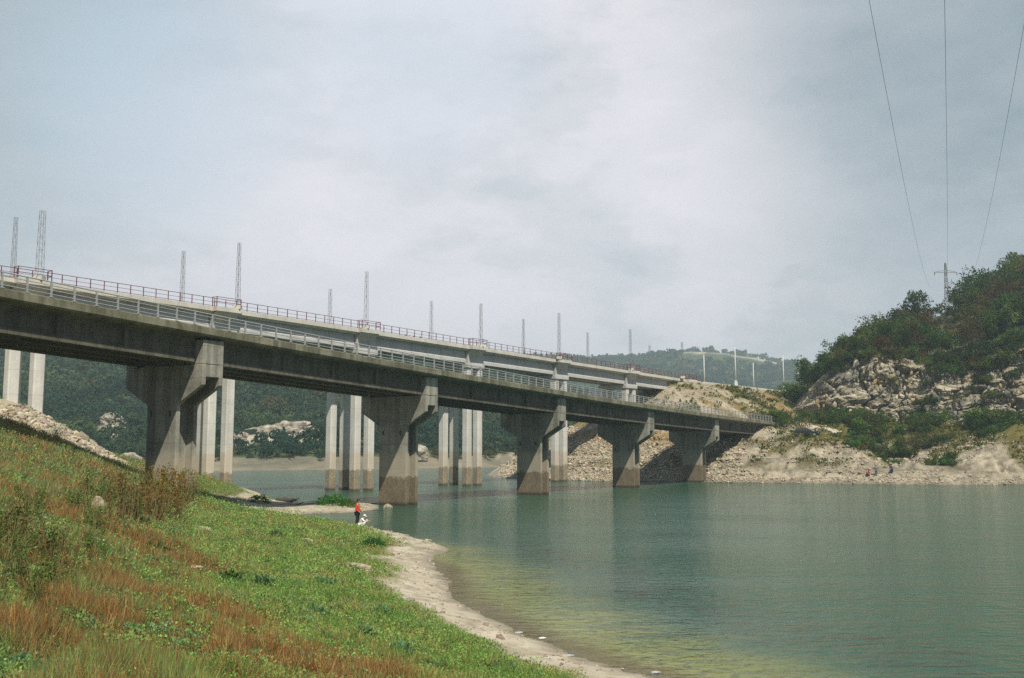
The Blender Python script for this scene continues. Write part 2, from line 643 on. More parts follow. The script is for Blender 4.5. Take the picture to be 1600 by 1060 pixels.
def water_mat():
    m, nt = new_mat('lake_water')
    g = G(nt)
    sd = g.attr('shore', 'Fac')                       # metres from the near bank
    wob = g.noise(0.22, 5, 0.6, g.pos((0.6, 1.6, 1)))
    wob2 = g.noise(0.9, 5, 0.65, g.pos((0.5, 1.7, 1), (3, 9, 0)))
    sdw = g.math('ADD', sd, g.math('MULTIPLY', g.math('SUBTRACT', wob, 0.5), 4.0))
    sdw = g.math('ADD', sdw, g.math('MULTIPLY', g.math('SUBTRACT', wob2, 0.5), 3.0))
    deep = (0.026, 0.080, 0.050)
    alg = g.mix(g.ramp(wob2, [(0.35, 0.0), (0.65, 1.0)]), (0.15, 0.158, 0.024), (0.19, 0.222, 0.068))
    alg = g.mix(g.ramp(g.noise(3.0, 4), [(0.52, 0.0), (0.64, 0.8)]), alg, (0.06, 0.062, 0.016))
    patch = g.math('MAXIMUM', g.ramp(g.noise(0.55, 5, 0.65, g.pos((0.5, 1.5, 1), (8, 2, 0))), [(0.40, 0.55), (0.56, 1.0)]), g.mr(sd, 3.6, 1.6))
    c = g.mix(g.math('MULTIPLY', g.mr(sdw, 6.6, 1.8), patch), deep, alg)
    c = g.mix(g.math('MULTIPLY', g.mr(g.math('ADD', sd, g.math('MULTIPLY', g.math('SUBTRACT', wob2, 0.5), 1.5)), 1.7, 0.4), 0.9), c, (0.095, 0.07, 0.012))
    mud = g.math('MULTIPLY', g.mr(g.math('ABSOLUTE', g.math('SUBTRACT', sdw, 8.0)), 3.0, 0.5), g.ramp(g.noise(1.0, 5, 0.7, g.pos((0.35, 2.4, 1))), [(0.50, 0.0), (0.60, 0.75)]))
    c = g.mix(mud, c, (0.03, 0.028, 0.018))
    h0 = g.noise(0.8, 3, 0.5, g.pos((0.7, 1.2, 1), (2, 7, 0)))
    h1 = g.noise(2.1, 3, 0.55, g.pos((0.75, 1.2, 1)))
    h2 = g.noise(5.5, 4, 0.6, g.pos((0.8, 1.2, 1), (5, 1, 0)))
    gust = g.mr(g.noise(0.07, 4, 0.6, g.pos((0.6, 1.5, 1), (11, 4, 0))), 0.35, 0.65, 0.65, 1.25)
    calm = g.math('MULTIPLY', g.mr(sd, 1.0, 14.0, 0.5, 1.0), gust)
    h = g.math('ADD', g.math('MULTIPLY', h1, 1.0), g.math('MULTIPLY', h2, 0.25))
    h = g.math('MULTIPLY', g.math('ADD', h, g.math('MULTIPLY', h0, 0.8)), calm)
    nm = g.bump(h, 1.0, 0.23)
    p = g.n('ShaderNodeBsdfPrincipled')
    g.l(c, p.inputs['Base Color'])
    p.inputs['Roughness'].default_value = 0.09
    p.inputs['IOR'].default_value = 1.33
    p.inputs['Specular IOR Level'].default_value = 0.5
    g.l(nm, p.inputs['Normal'])
    g.out(p.outputs[0])
    return m


M['water'] = water_mat()

# ------------------------------------------------------------------ bridge frames
NA = R(32.0)
NU = np.array([math.sin(NA), math.cos(NA)])
NV = np.array([NU[1], -NU[0]])
NP = np.array([-11.24, 99.34])
NS = 26.0
UA = R(38.0)
UU = np.array([math.sin(UA), math.cos(UA)])
UV = np.array([UU[1], -UU[0]])
UP = np.array([-21.67, 133.73])
US = 22.5


def nz(k):
    """road surface height of the near bridge at pier number k"""
    return 15.54 - 1.33 * k + 0.08 * k * k


def uz(k):
    return 21.2 - 0.47 * (k - 2) - (0.07 * (2 - k) ** 2 if k < 2 else 0.0)


def npt(s, w, z):
    q = NP + NU * s + NV * w
    return (q[0], q[1], z)


def upt(s, w, z):
    q = UP + UU * s + UV * w
    return (q[0], q[1], z)


def nk(k, w=0.0):
    q = NP + NU * NS * (k - 2) + NV * w
    return q[0], q[1]


def uk(k, w=0.0):
    q = UP + UU * US * (k - 2) + UV * w
    return q[0], q[1]

# ------------------------------------------------------------------ near bank
shore_px = [(1300, 1150), (1080, 1085), (1006, 1056), (944, 1041), (875, 1015), (819, 993), (769, 968), (734, 949), (706, 934), (700, 922), (703, 911),
            (690, 896), (677, 877), (680, 868), (700, 859), (677, 848), (640, 837), (600, 829), (560, 822), (515, 816),
            (490, 813), (469, 807), (499, 802), (546, 801), (578, 799), (590, 795), (574, 788), (530, 786), (479, 787), (456, 790),
            (434, 783), (420, 777), (396, 773), (357, 767), (330, 765)]
shore = [tuple(at(px, py, 0)[:2]) for px, py in shore_px]
shore = [(14.0, 6.0), (24.0, -30.0)][::-1] + shore
bank_pts = [(900, 1060, .55), (600, 1060, 1.8), (300, 1060, 2.8), (0, 1060, 3.3), (760, 1010, .5), (640, 960, .75), (620, 900, .55),
            (600, 870, .4), (450, 960, 1.5), (600, 900, .7), (300, 900, 2.0), (150, 900, 2.8), (0, 900, 3.35), (0, 800, 4.0), (0, 740, 4.6),
            (0, 680, 6.4), (0, 658, 7.5), (60, 694, 6.0), (110, 718, 4.9), (150, 740, 4.1), (150, 800, 3.0), (235, 757, 2.9), (300, 785, 1.8),
            (300, 830, 1.6), (400, 800, .9), (450, 830, .8), (400, 870, 1.3), (500, 880, .95), (560, 825, .45), (520, 850, .7), (350, 780, .9),
            (540, 794, .22), (510, 796, .25), (420, 792, .45)]
ctrl = [(x, y, 0.0) for x, y in shore] + [tuple(at(*b)) for b in bank_pts]
# level of the bank behind and beside the viewpoint, the lake floor, and the bank beyond the first pier
ctrl += [(0, 0, 3.95), (-5, 2, 4.1), (5, 3, 2.6), (-15, 0, 4.8), (-12, -12, 5.0), (3, -14, 4.0), (-30, 10, 5.6), (-32, 32, 6.2), (-50, 40, 8.4), (-46, 62, 8.6), (-60, 75, 9), (-70, 20, 9.5)]
for x, y, z in [(12, 24, -1.2), (8, 32, -1.3), (5, 40, -1.4), (4, 48, -1.4), (2, 56, -1.5), (-2, 64, -1.4), (-6, 72, -1.2), (-10, 80, -0.7), (-8, 92, -1.4),
                (-14, 104, -1.4), (-24, 112, -1.4), (-30, 124, -1.5), (-38, 145, -1.8), (-60, 150, -1.5), (20, 40, -2.5), (20, 70, -2.8), (10, 100, -2.8), (-10, 125, -2.8), (30, 5, -2.6), (-80, 140, -0.5), (-90, 110, 4), (-15.6, 79.5, -.2), (-13, 81, -.25)]:
    ctrl.append((x, y, z))
ctrl = np.array(ctrl)


def tps_fit(c, lam=0.6):
    n = len(c)
    d = np.hypot(c[:, None, 0] - c[None, :, 0], c[:, None, 1] - c[None, :, 1])
    K = np.where(d > 0, d * d * np.log(d + 1e-9), 0) + lam * np.eye(n)
    Pm = np.c_[np.ones(n), c[:, :2]]
    A = np.block([[K, Pm], [Pm.T, np.zeros((3, 3))]])
    return np.linalg.solve(A, np.r_[c[:, 2], 0, 0, 0])


TPS = tps_fit(ctrl)
LEFT_EMB = [(-140, -15), (-51, 95.0)]


def z_left_riprap(x, y):
    d = seg_dist(x, y, LEFT_EMB)
    return 10.2 - 0.60 * np.maximum(d - 3.0, 0)


def z_bank(x, y):
    x = np.asarray(x, float)
    y = np.asarray(y, float)
    r = TPS[-3] + TPS[-2] * x + TPS[-1] * y
    for i in range(len(ctrl)):
        d2 = (x - ctrl[i, 0]) ** 2 + (y - ctrl[i, 1]) ** 2
        r = r + TPS[i] * 0.5 * d2 * np.log(d2 + 1e-9)
    r = np.clip(r, -3.0, 10.5)
    r = r + (fbm(x * 0.5, y * 0.5, octaves=4, seed=3) - 0.5) * 0.35 * sstep(0.0, 1.2, r)
    r = r + (fbm(x * 1.8, y * 1.8, octaves=3, seed=31) - 0.5) * 0.12
    rip = z_left_riprap(x, y)
    # beyond the embankment the bank drops away to the lake
    r = np.where((y > 100) & (x < -44), np.minimum(r, 3.0), r)
    return np.maximum(r, rip)


def shore_d(x, y):
    return seg_dist(x, y, shore)


def build_bank():
    xs = np.unique(np.r_[np.arange(-130, -40, 1.2), np.arange(-40, 16, 0.4), np.arange(16, 40, 1.5)])
    ys = np.unique(np.r_[np.arange(-40, 5, 1.5), np.arange(5, 60, 0.4), np.arange(60, 110, 0.6), np.arange(110, 165, 1.2)])
    X, Y = np.meshgrid(xs, ys)
    Z = z_bank(X, Y)
    sd = shore_d(X, Y)
    n1 = fbm(X * 0.7, Y * 0.7, octaves=4, seed=8)
    sandy = 1 - sstep(1.9, 3.2, sd + (n1 - 0.5) * 2.2)
    sandy = np.maximum(sandy, ((Y > 82) & (Z < 0.9)) * 0.9)
    rip = z_left_riprap(X, Y)
    rock = sstep(-0.15, 0.1, rip - (Z - 0.02))
    soil = np.stack([0.10 + 0.06 * n1, 0.115 + 0.03 * n1, 0.045 + 0.01 * n1], -1)
    n2 = fbm(X * 2.5, Y * 2.5, octaves=3, seed=21)
    sand = np.stack([0.43 + 0.24 * (n2 - 0.5), 0.385 + 0.21 * (n2 - 0.5), 0.295 + 0.18 * (n2 - 0.5)], -1)
    wet = np.clip(1 - Z / 0.16, 0, 1)[..., None]
    sand = sand * (1 - 0.5 * wet)
    deb = sstep(0.55, 0.68, fbm(X * 1.6 + 4, Y * 1.6, octaves=4, seed=24))[..., None] * 0.45
    sand = sand * (1 - deb) + np.array([0.16, 0.125, 0.08]) * deb
    c = soil * (1 - sandy[..., None]) + sand * sandy[..., None]
    rk = np.stack([0.40 + 0 * n1, 0.345 + 0 * n1, 0.25 + 0 * n1], -1) * (0.7 + 0.6 * n2[..., None])
    c = c * (1 - rock[..., None]) + rk * rock[..., None]
    me = fast_mesh('ground', np.stack([X, Y, Z], -1).reshape(-1, 3), grid_faces(len(xs), len(ys)), c.reshape(-1, 3), smooth=True)
    tag(link_mesh('ground', me, M['earth']), kind='structure')


build_bank()

# ------------------------------------------------------------------ right bank
U6 = uk(5.95)
UEND = (U6[0] + UU[0] * 210, U6[1] + UU[1] * 210)
N6 = nk(6.0)
NEND = (N6[0] + NU[0] * 60, N6[1] + NU[1] * 60)


def ys_right(x):
    return np.interp(x, [-40, 20, 33, 59, 79, 110, 200, 400], [330, 176, 164, 154, 153, 150, 140, 120])


def z_right(x, y, rough=True):
    x = np.asarray(x, float)
    y = np.asarray(y, float)
    d1 = seg_dist(x, y, [U6, UEND])
    z1 = 18.7 - 0.56 * np.maximum(d1 - 5.0, 0)
    d2 = seg_dist(x, y, [N6, NEND])
    z2 = 9.5 - 0.50 * np.maximum(d2 - 4.6, 0)
    a = y - ys_right(x)
    gully = np.exp(-((x - 65 - (y - 160) * 0.2) / 8.0) ** 2) * 4.6
    z3 = np.minimum(0.46 * a, 4.9 + 0.13 * a)
    z3 = np.where(a > 6, z3 - gully * sstep(6, 14, a) * (1 - sstep(28, 40, a)), z3)
    z3 = np.minimum(z3, 15.0)
    z3 = np.where(x < 36, np.minimum(z3, 12.5 + (x - 36) * 0.55), z3)
    spur = np.minimum((x - 64.5) * 0.50, 0.72 * a)
    spur = np.minimum(spur, 9.2 + 0.02 * a)
    spur = np.where(a > 14, spur - (a - 14) * 0.35, spur)
    z = np.maximum(np.maximum(z1, z2), np.maximum(z3, spur))
    if rough:
        z = z + (fbm(x * 0.28, y * 0.28, octaves=5, seed=41) - 0.5) * 1.5 * sstep(0.0, 2.0, z) * (1 - sstep(17.5, 18.4, z))
        z = z + (0.72 - np.abs(2 * fbm(x * 0.55, y * 0.4, octaves=4, seed=43) - 1) * 1.4 - 0.4) * 0.5 * sstep(0.5, 2.0, z) * (1 - sstep(16.5, 18.0, z))
        # thin tilted beds of rock standing out as small steps
        bq = (z - 0.03 * x + (fbm(x * 0.15, y * 0.15, octaves=3, seed=47) - 0.5) * 1.2) / 0.85
        bf = bq - np.floor(bq)
        z = z + (sstep(0.55, 1.0, bf) - bf) * 0.62 * (x > 34) * sstep(0.5, 1.2, z) * (1 - sstep(7.0, 9.0, z))
        z = z - 0.5 * np.exp(-((z - 2.5) / 0.3) ** 2) - 0.3 * np.exp(-((z - 4.3) / 0.3) ** 2)         # old waterline ledges
    return np.maximum(z, -3.0)


def build_right_bank():
    xs = np.unique(np.r_[np.arange(-15, 115, 0.7), np.arange(115, 330, 5.0)])
    ys = np.unique(np.r_[np.arange(135, 235, 0.7), np.arange(235, 420, 4.0)])
    X, Y = np.meshgrid(xs, ys)
    Z = z_right(X, Y)
    n1 = fbm(X * 0.35, Y * 0.35, octaves=5, seed=51)
    n2 = fbm(X * 1.5, Y * 1.5, octaves=3, seed=52)
    scree = np.stack([0.44 + 0 * X, 0.385 + 0 * X, 0.285 + 0 * X], -1) * (0.15 + 1.0 * n2[..., None] + 0.75 * n1[..., None])
    grassy = np.stack([0.115 + 0.09 * n1, 0.115 + 0.05 * n1, 0.035 + 0 * X], -1)
    dry = np.stack([0.22 + 0.1 * n1, 0.165 + 0.06 * n1, 0.075 + 0 * X], -1)
    pale = np.stack([0.40 + 0 * X, 0.34 + 0 * X, 0.25 + 0 * X], -1)
    d1 = seg_dist(X, Y, [U6, UEND])
    a = Y - ys_right(X)
    # streaks running straight down the embankment face
    along = (X - U6[0]) * UU[0] + (Y - U6[1]) * UU[1]
    streak = fbm(along * 0.42, d1 * 0.045, octaves=4, seed=61)
    emb = dry * (1 - sstep(0.45, 0.56, streak))[..., None] + scree * sstep(0.45, 0.56, streak)[..., None]
    gs = sstep(0.54, 0.62, fbm(along * 0.30 + 40, d1 * 0.05, octaves=4, seed=63)) * sstep(5, 14, along)
    emb = emb * (1 - gs[..., None]) + grassy * gs[..., None]
    top = np.maximum(1 - sstep(5.6, 7.4, d1 + (n1 - 0.5) * 2), (1 - sstep(6, 17, d1 + (n1 - .5) * 10)) * (1 - sstep(-2, 10, along)))[..., None]
    emb = emb * (1 - top) + pale * top
    c = scree.copy()
    w = (sstep(8.6, 10.2, Z + (n1 - 0.5) * 3) * (d1 < 42))[..., None]
    c = c * (1 - w) + emb * w
    band = (np.exp(-((Z - 7.4 + (n1 - .5) * 2.0) / 1.3) ** 2) * (X < 40) * 0.85)[..., None]
    c = c * (1 - band) + dry * np.array([1.25, .95, .6]) * band
    w = (sstep(5.6, 7.0, Z + (n1 - 0.5) * 5) * (X > 38) * (d1 > 30) * (a > 5))[..., None]
    c = c * (1 - w) + grassy * w
    g2 = (sstep(0.56, 0.64, fbm(X * 0.2, Y * 0.35, octaves=4, seed=77)) * sstep(2.0, 3.2, Z))[..., None] * 0.8
    c = c * (1 - g2) + grassy * 0.9 * g2
    bq = (Z - 0.03 * X + (fbm(X * 0.15, Y * 0.15, octaves=3, seed=47) - 0.5) * 1.2) / 0.85
    bh = _hash(np.floor(bq).astype(np.int64), np.floor(X / 5 + n1 * 4).astype(np.int64), np.zeros_like(X).astype(np.int64), 3)
    c = c * np.where((X > 34) & (Z < 8.5), 0.72 + 0.45 * bh, 1.0)[..., None]
    led = np.exp(-((Z - 2.2) / 0.3) ** 2)[..., None] * 0.8 * (sstep(.38, .55, n1))[..., None]
    c = c * (1 - led) + np.array([0.09, 0.09, 0.045]) * led
    wet = (1 - sstep(0.1, 0.5, Z))[..., None]
    c = c * (1 - 0.45 * wet)
    me = fast_mesh('right_bank', np.stack([X, Y, Z], -1).reshape(-1, 3), grid_faces(len(xs), len(ys)), c.reshape(-1, 3), smooth=True)
    tag(link_mesh('far_bank', me, M['scree']), kind='structure')


build_right_bank()

# ------------------------------------------------------------------ cliff hill on the right (lofted from foot to crest)
HC = [1205, 1240, 1265, 1290, 1320, 1350, 1400, 1450, 1500, 1550, 1600, 1680, 1800, 2000, 2300]
H_FOOT = [652, 650, 647, 644, 646, 650, 657, 660, 655, 650, 645, 645, 645, 645, 650]
H_D = [222, 216, 211, 207, 204, 202, 200, 198, 196, 194, 192, 188, 182, 172, 150]
H_TOP = [650, 638, 610, 590, 566, 548, 568, 580, 586, 572, 550, 540, 530, 520, 520]
H_CR = [648, 632, 602, 577, 560, 545, 522, 503, 480, 460, 438, 412, 385, 350, 350]
H_CD = [8, 10, 14, 20, 26, 32, 42, 50, 56, 62, 68, 74, 80, 90, 90]


def hill_point(px, t):
    """t: 0 foot .. 1 cliff top .. 2 crest .. 3 back"""
    foot = np.interp(px, HC, H_FOOT)
    d = np.interp(px, HC, H_D)
    top = np.interp(px, HC, H_TOP)
    cr = np.interp(px, HC, H_CR)
    cd = np.interp(px, HC, H_CD)
    a = (px - 800) / F_PX
    cz = lambda y, dd: EYE + (700 - y) * dd / F_PX
    zf, zt, zc = cz(foot, d), cz(top, d + 5), cz(cr, d + cd)
    if t < 0:
        dd, z = d - 4, zf - 6
    elif t <= 1:
        dd, z = d + 3.4 * t ** 1.4, zf + (zt - zf) * t
    elif t <= 2:
        q = t - 1
        dd, z = d + 3.4 + (cd - 3.4) * q, zt + (zc - zt) * (q ** 0.85)
    else:
        q = t - 2
        dd, z = d + cd + 130 * q, zc - 26 * q ** 1.3 + 6 * math.sin(q * 2.2)
    return a * dd, dd, z


def build_hill():
    pxs = np.r_[np.arange(1205, 1640, 1.8), np.arange(1640, 2301, 22.0)]
    ts = np.r_[-0.5, np.linspace(0, 1, 92), np.linspace(1.05, 2, 16), np.linspace(2.1, 3, 8)]
    V = np.array([[hill_point(px, t) for px in pxs] for t in ts])
    T = np.repeat(ts[:, None], len(pxs), 1)
    x, y, z = V[..., 0], V[..., 1], V[..., 2]
    face = np.clip(np.minimum((T + 0.3) / 0.4, (1.5 - T) / 0.5), 0, 1)
    ridge = 1 - np.abs(2 * fbm(x * 0.13, y * 0.13, z * 0.16, 5, 91) - 1)
    bed = z * 0.95 - x * 0.14 + (fbm(x * 0.12, z * 0.12, None, 4, 96) - 0.5) * 7.0
    q = bed / 2.7
    fr = q - np.floor(q)
    ledge = np.where(fr < 0.78, 0.35 + 0.65 * fr / 0.78, 1 - (fr - 0.78) / 0.22) * (0.4 + 1.2 * _hash(np.floor(q).astype(np.int64), np.zeros_like(q).astype(np.int64), np.zeros_like(q).astype(np.int64), 5))
    vq = (x + (fbm(x * 0.2, z * 0.25, None, 3, 98) - 0.5) * 7.0) / 2.6
    vb = _hash(np.floor(vq).astype(np.int64), np.floor(bed / 4.2).astype(np.int64), np.zeros_like(q).astype(np.int64), 9)
    fz = np.abs(vq / 1.7 - np.round(vq / 1.7))
    fiss = np.exp(-(fz / 0.07) ** 2) * (0.4 + 1.2 * fbm(x * 0.3, z * 0.15, None, 3, 99))
    disp = -fiss * 1.25 + (ridge - 0.75) * 3.6 + (ledge - 0.6) * 0.95 + (vb - 0.5) * 1.3 + (fbm(x * 0.9, y * 0.9, z * 1.2, 4, 93) - 0.5) * 0.8
    V[..., 1] -= disp * face
    V[..., 0] -= disp * face * 0.25
    V[..., 2] += (fbm(x * 0.12, y * 0.12, None, 4, 95) - 0.5) * 3 * (T > 1)
    me = fast_mesh('hill', V.reshape(-1, 3), grid_faces(len(pxs), len(ts)), None, smooth=False)
    me.materials.append(M['cliff'])
    m2 = plain('hill_undergrowth', (0.05, 0.052, 0.02), 0.95, 0, 0.4, 0.6, 0.5)
    o = link_mesh('hill', me, m2)
    nxc = len(pxs) - 1
    idx = np.zeros(len(me.polygons), np.int32)
    rows = np.arange(len(me.polygons)) // nxc
    idx[ts[rows] > 1.03] = 1
    me.polygons.foreach_set('material_index', idx)
    tag(o, kind='structure')


build_hill()

# ------------------------------------------------------------------ far hills
L1X = [-1400, -600, 0, 300, 500, 700, 800, 860, 920, 1000, 1100, 3000]
L1Y = [440, 480, 492, 512, 530, 556, 580, 604, 640, 680, 720, 720]
L1D = [700, 700, 720, 720, 700, 660, 620, 600, 560, 500, 480, 480]
L2X = [-1400, 400, 700, 820, 920, 1000, 1040, 1075, 1130, 1180, 1220, 1260, 1320, 1500, 1700, 2100, 3000]
L2Y = [575, 575, 566, 563, 567, 564, 557, 551, 553, 559, 568, 576, 577, 580, 565, 545, 545]


def z_hills(px, r):
    px = np.asarray(px, float)
    r = np.asarray(r, float)
    a = (px - 800) / F_PX
    x = a * r
    r0 = np.interp(px, [-1400, 0, 360, 500, 760, 900, 3000], [240, 245, 249, 252, 285, 330, 420])
    zb = np.clip((r - r0) * 0.2, -3, 1.6 + 1.0 * (fbm(x * 0.03, r * 0.0, octaves=3, seed=5) - 0.5))
    rc = np.interp(px, L1X, L1D)
    zc = EYE + (700 - np.interp(px, L1X, L1Y)) * rc / F_PX
    t = np.clip((r - r0 - 10) / (rc - r0 - 10), 0, 1)
    n = fbm(x * 0.008, r * 0.008, octaves=5, seed=101) - 0.5
    z1 = zc * (0.75 * t + 0.25 * sstep(0, 1, t)) + n * 42 * t * (1 - t) * 2.2
    z1 = np.where(r > rc, zc - (r - rc) * 0.25, z1)
    r2c = 1650.0
    z2c = EYE + (700 - np.interp(px, L2X, L2Y)) * r2c / F_PX
    t2 = np.clip((r - 800) / (r2c - 800), 0, 1)
    n2 = fbm(x * 0.004 + 9, r * 0.004, octaves=5, seed=111) - 0.5
    z2 = 26 + (z2c - 26) * (0.6 * t2 + 0.4 * sstep(0, 1, t2)) + n2 * 70 * t2 * (1 - t2) * 2
    z2 = np.where(r > r2c, z2c - (r - r2c) * 0.3, z2)
    z2 = np.where(r < 800, np.clip((r - r0 - 14) * 0.10, -3, 26) + 2.7 * (r > r0 + 14), z2)
    return np.maximum(np.maximum(zb, z1 * (t > 0) - 3 * (t <= 0)), z2 * (r > r0 + 14) - 3 * (r <= r0 + 14))


def bare_mask(px, r):
    """where the forest is broken by rock or field"""
    a = (px - 800) / F_PX
    z = z_hills(px, r)
    py = 700 - (z - EYE) / r * F_PX
    nn = (fbm(a * 70, r * 0.03, octaves=4, seed=121) - 0.5)
    b = np.zeros_like(px)
    for cx, cy, rx, ry in [(178, 670, 22, 18), (450, 682, 60, 17), (380, 687, 20, 12), (655, 718, 22, 20), (210, 730, 26, 18), (790, 716, 30, 8)]:
        e = ((px - cx) / rx) ** 2 + ((py - cy) / ry) ** 2
        b = np.maximum(b, 1 - sstep(0.55, 1.0, e + nn * 1.6))
    band = sstep(1040, 1090, px) * (1 - sstep(1215, 1260, px)) * np.exp(-((r - 1545 + nn * 90) / 75) ** 2)
    b = np.maximum(b, sstep(0.35, 0.6, band))
    return np.where(r < 800, b * (r < 520), b)


def scrub_mask(px, r):
    a = (px - 800) / F_PX
    return sstep(0.45, 0.6, fbm(a * 22, r * 0.006, octaves=4, seed=131)) * (r < 1050) * (px > 850)


def build_hills():
    pxs = np.r_[np.arange(-1400, -40, 40.0), np.arange(-40, 1340, 7.0), np.arange(1340, 3001, 60.0)]
    rs = np.r_[np.arange(225, 300, 4.0), np.arange(300, 800, 10.0), np.arange(800, 1700, 24.0), np.arange(1700, 2600, 150.0)]
    PX, RR = np.meshgrid(pxs, rs)
    Z = z_hills(PX, RR)
    X = (PX - 800) / F_PX * RR
    n = fbm(X * 0.05, RR * 0.05, octaves=4, seed=141)
    c = np.stack([0.045 + 0.03 * n, 0.065 + 0.03 * n, 0.022 + 0.01 * n], -1)
    b = bare_mask(PX, RR)[..., None]
    rock = np.stack([0.42 + 0.2 * (n - .5), 0.36 + 0.2 * (n - .5), 0.28 + 0.2 * (n - .5)], -1)
    c = c * (1 - b) + rock * b
    s = scrub_mask(PX, RR)[..., None]
    c = c * (1 - s) + np.array([0.15, 0.145, 0.09]) * s
    beach = ((Z < 3.1) & (Z > -0.5))[..., None] * (RR < 420)[..., None]
    c = np.where(beach, np.stack([0.24 + 0.4 * (n - .5), 0.21 + 0.3 * (n - .5), 0.15 + 0.2 * (n - .5)], -1), c)
    me = fast_mesh('hills', np.stack([X, RR, Z], -1).reshape(-1, 3), grid_faces(len(pxs), len(rs)), c.reshape(-1, 3), smooth=True)
    tag(link_mesh('hills', me, M['hill_soil']), kind='structure')


build_hills()


def build_outcrops():
    for px, py, w, h, lab in [(178, 664, 30, 24, 'pale bare rock outcrop in the woodland, seen left of the first pier'), (452, 672, 74, 19, 'broad pale rock face in the woodland behind the tall columns'),
                              (378, 681, 20, 11, 'small pale rock outcrop right of the first pier, above the lake shore'), (656, 713, 26, 22, 'pale rock mound on the far shore beside the second pier'),
                              (208, 722, 36, 22, 'grey rock mound at the far shore, just left of the first pier')]:
        rr = np.arange(258, 600, 1.0)
        yy = 700 - (z_hills(np.full(len(rr), px), rr) - EYE) / rr * F_PX
        d = rr[np.argmin(np.abs(yy - (py + h * 0.3)))]
        k = d / F_PX
        x, z = (px - 800) * k, EYE + (700 - py) * k
        bm = bmesh.new()
        bmesh.ops.create_icosphere(bm, subdivisions=5, radius=1.0)
        co = np.array([v.co[:] for v in bm.verts])
        P = co * np.array([w * k * 0.62, h * k * 0.55, h * k * 0.66])
        nz_ = fbm(P[:, 0] * .25 + px, P[:, 1] * .25, P[:, 2] * .35, 5, 71) - 0.5
        nb = np.floor(fbm(P[:, 0] * .5 + px, P[:, 1] * .5, P[:, 2] * .8, 3, 72) * 7) / 7 - 0.5
        P = P * (1 + 1.3 * nz_ + 0.5 * nb)[:, None]
        for v, q in zip(bm.verts, P):
            v.co = q
        me = bpy.data.meshes.new('rock_outcrop')
        bm.to_mesh(me)
        bm.free()
        o = link_mesh('rock_outcrop', me, M['pale_rock'])
        o.location = (x, d, z)
        tag(o, lab, 'rock')


M['pale_rock'] = plain('pale_outcrop_rock', (0.29, 0.265, 0.215), 0.95, 0, 0.5, 0.5, 0.6)
build_outcrops()


def crown_template(nq, seed, size, flat=0.75):
    """leaf cards over a lumpy crown; unit radius, base at z=0"""
    g = np.random.default_rng(seed)
    nl = 6
    cen = g.normal(size=(nl, 3)) * np.array([0.42, 0.42, 0.3]) + np.array([0, 0, 0.85])
    rad = g.uniform(0.38, 0.62, nl)
    pick = g.integers(0, nl, nq)
    d = unit(g.normal(size=(nq, 3)))
    d[:, 2] = np.abs(d[:, 2]) * 0.9 - 0.25 * (g.random(nq) < 0.35)
    d = unit(d)
    P = cen[pick] + d * (rad[pick] * g.uniform(0.75, 1.08, nq))[:, None]
    P[:, 2] = P[:, 2] * flat + 0.1
    nrm = unit(d + g.normal(size=(nq, 3)) * 0.5)
    A = unit(np.cross(nrm, g.normal(size=(nq, 3))))
    S = np.cross(nrm, A)
    return P, A, S, np.full(nq, size) * g.uniform(0.6, 1.3, nq)


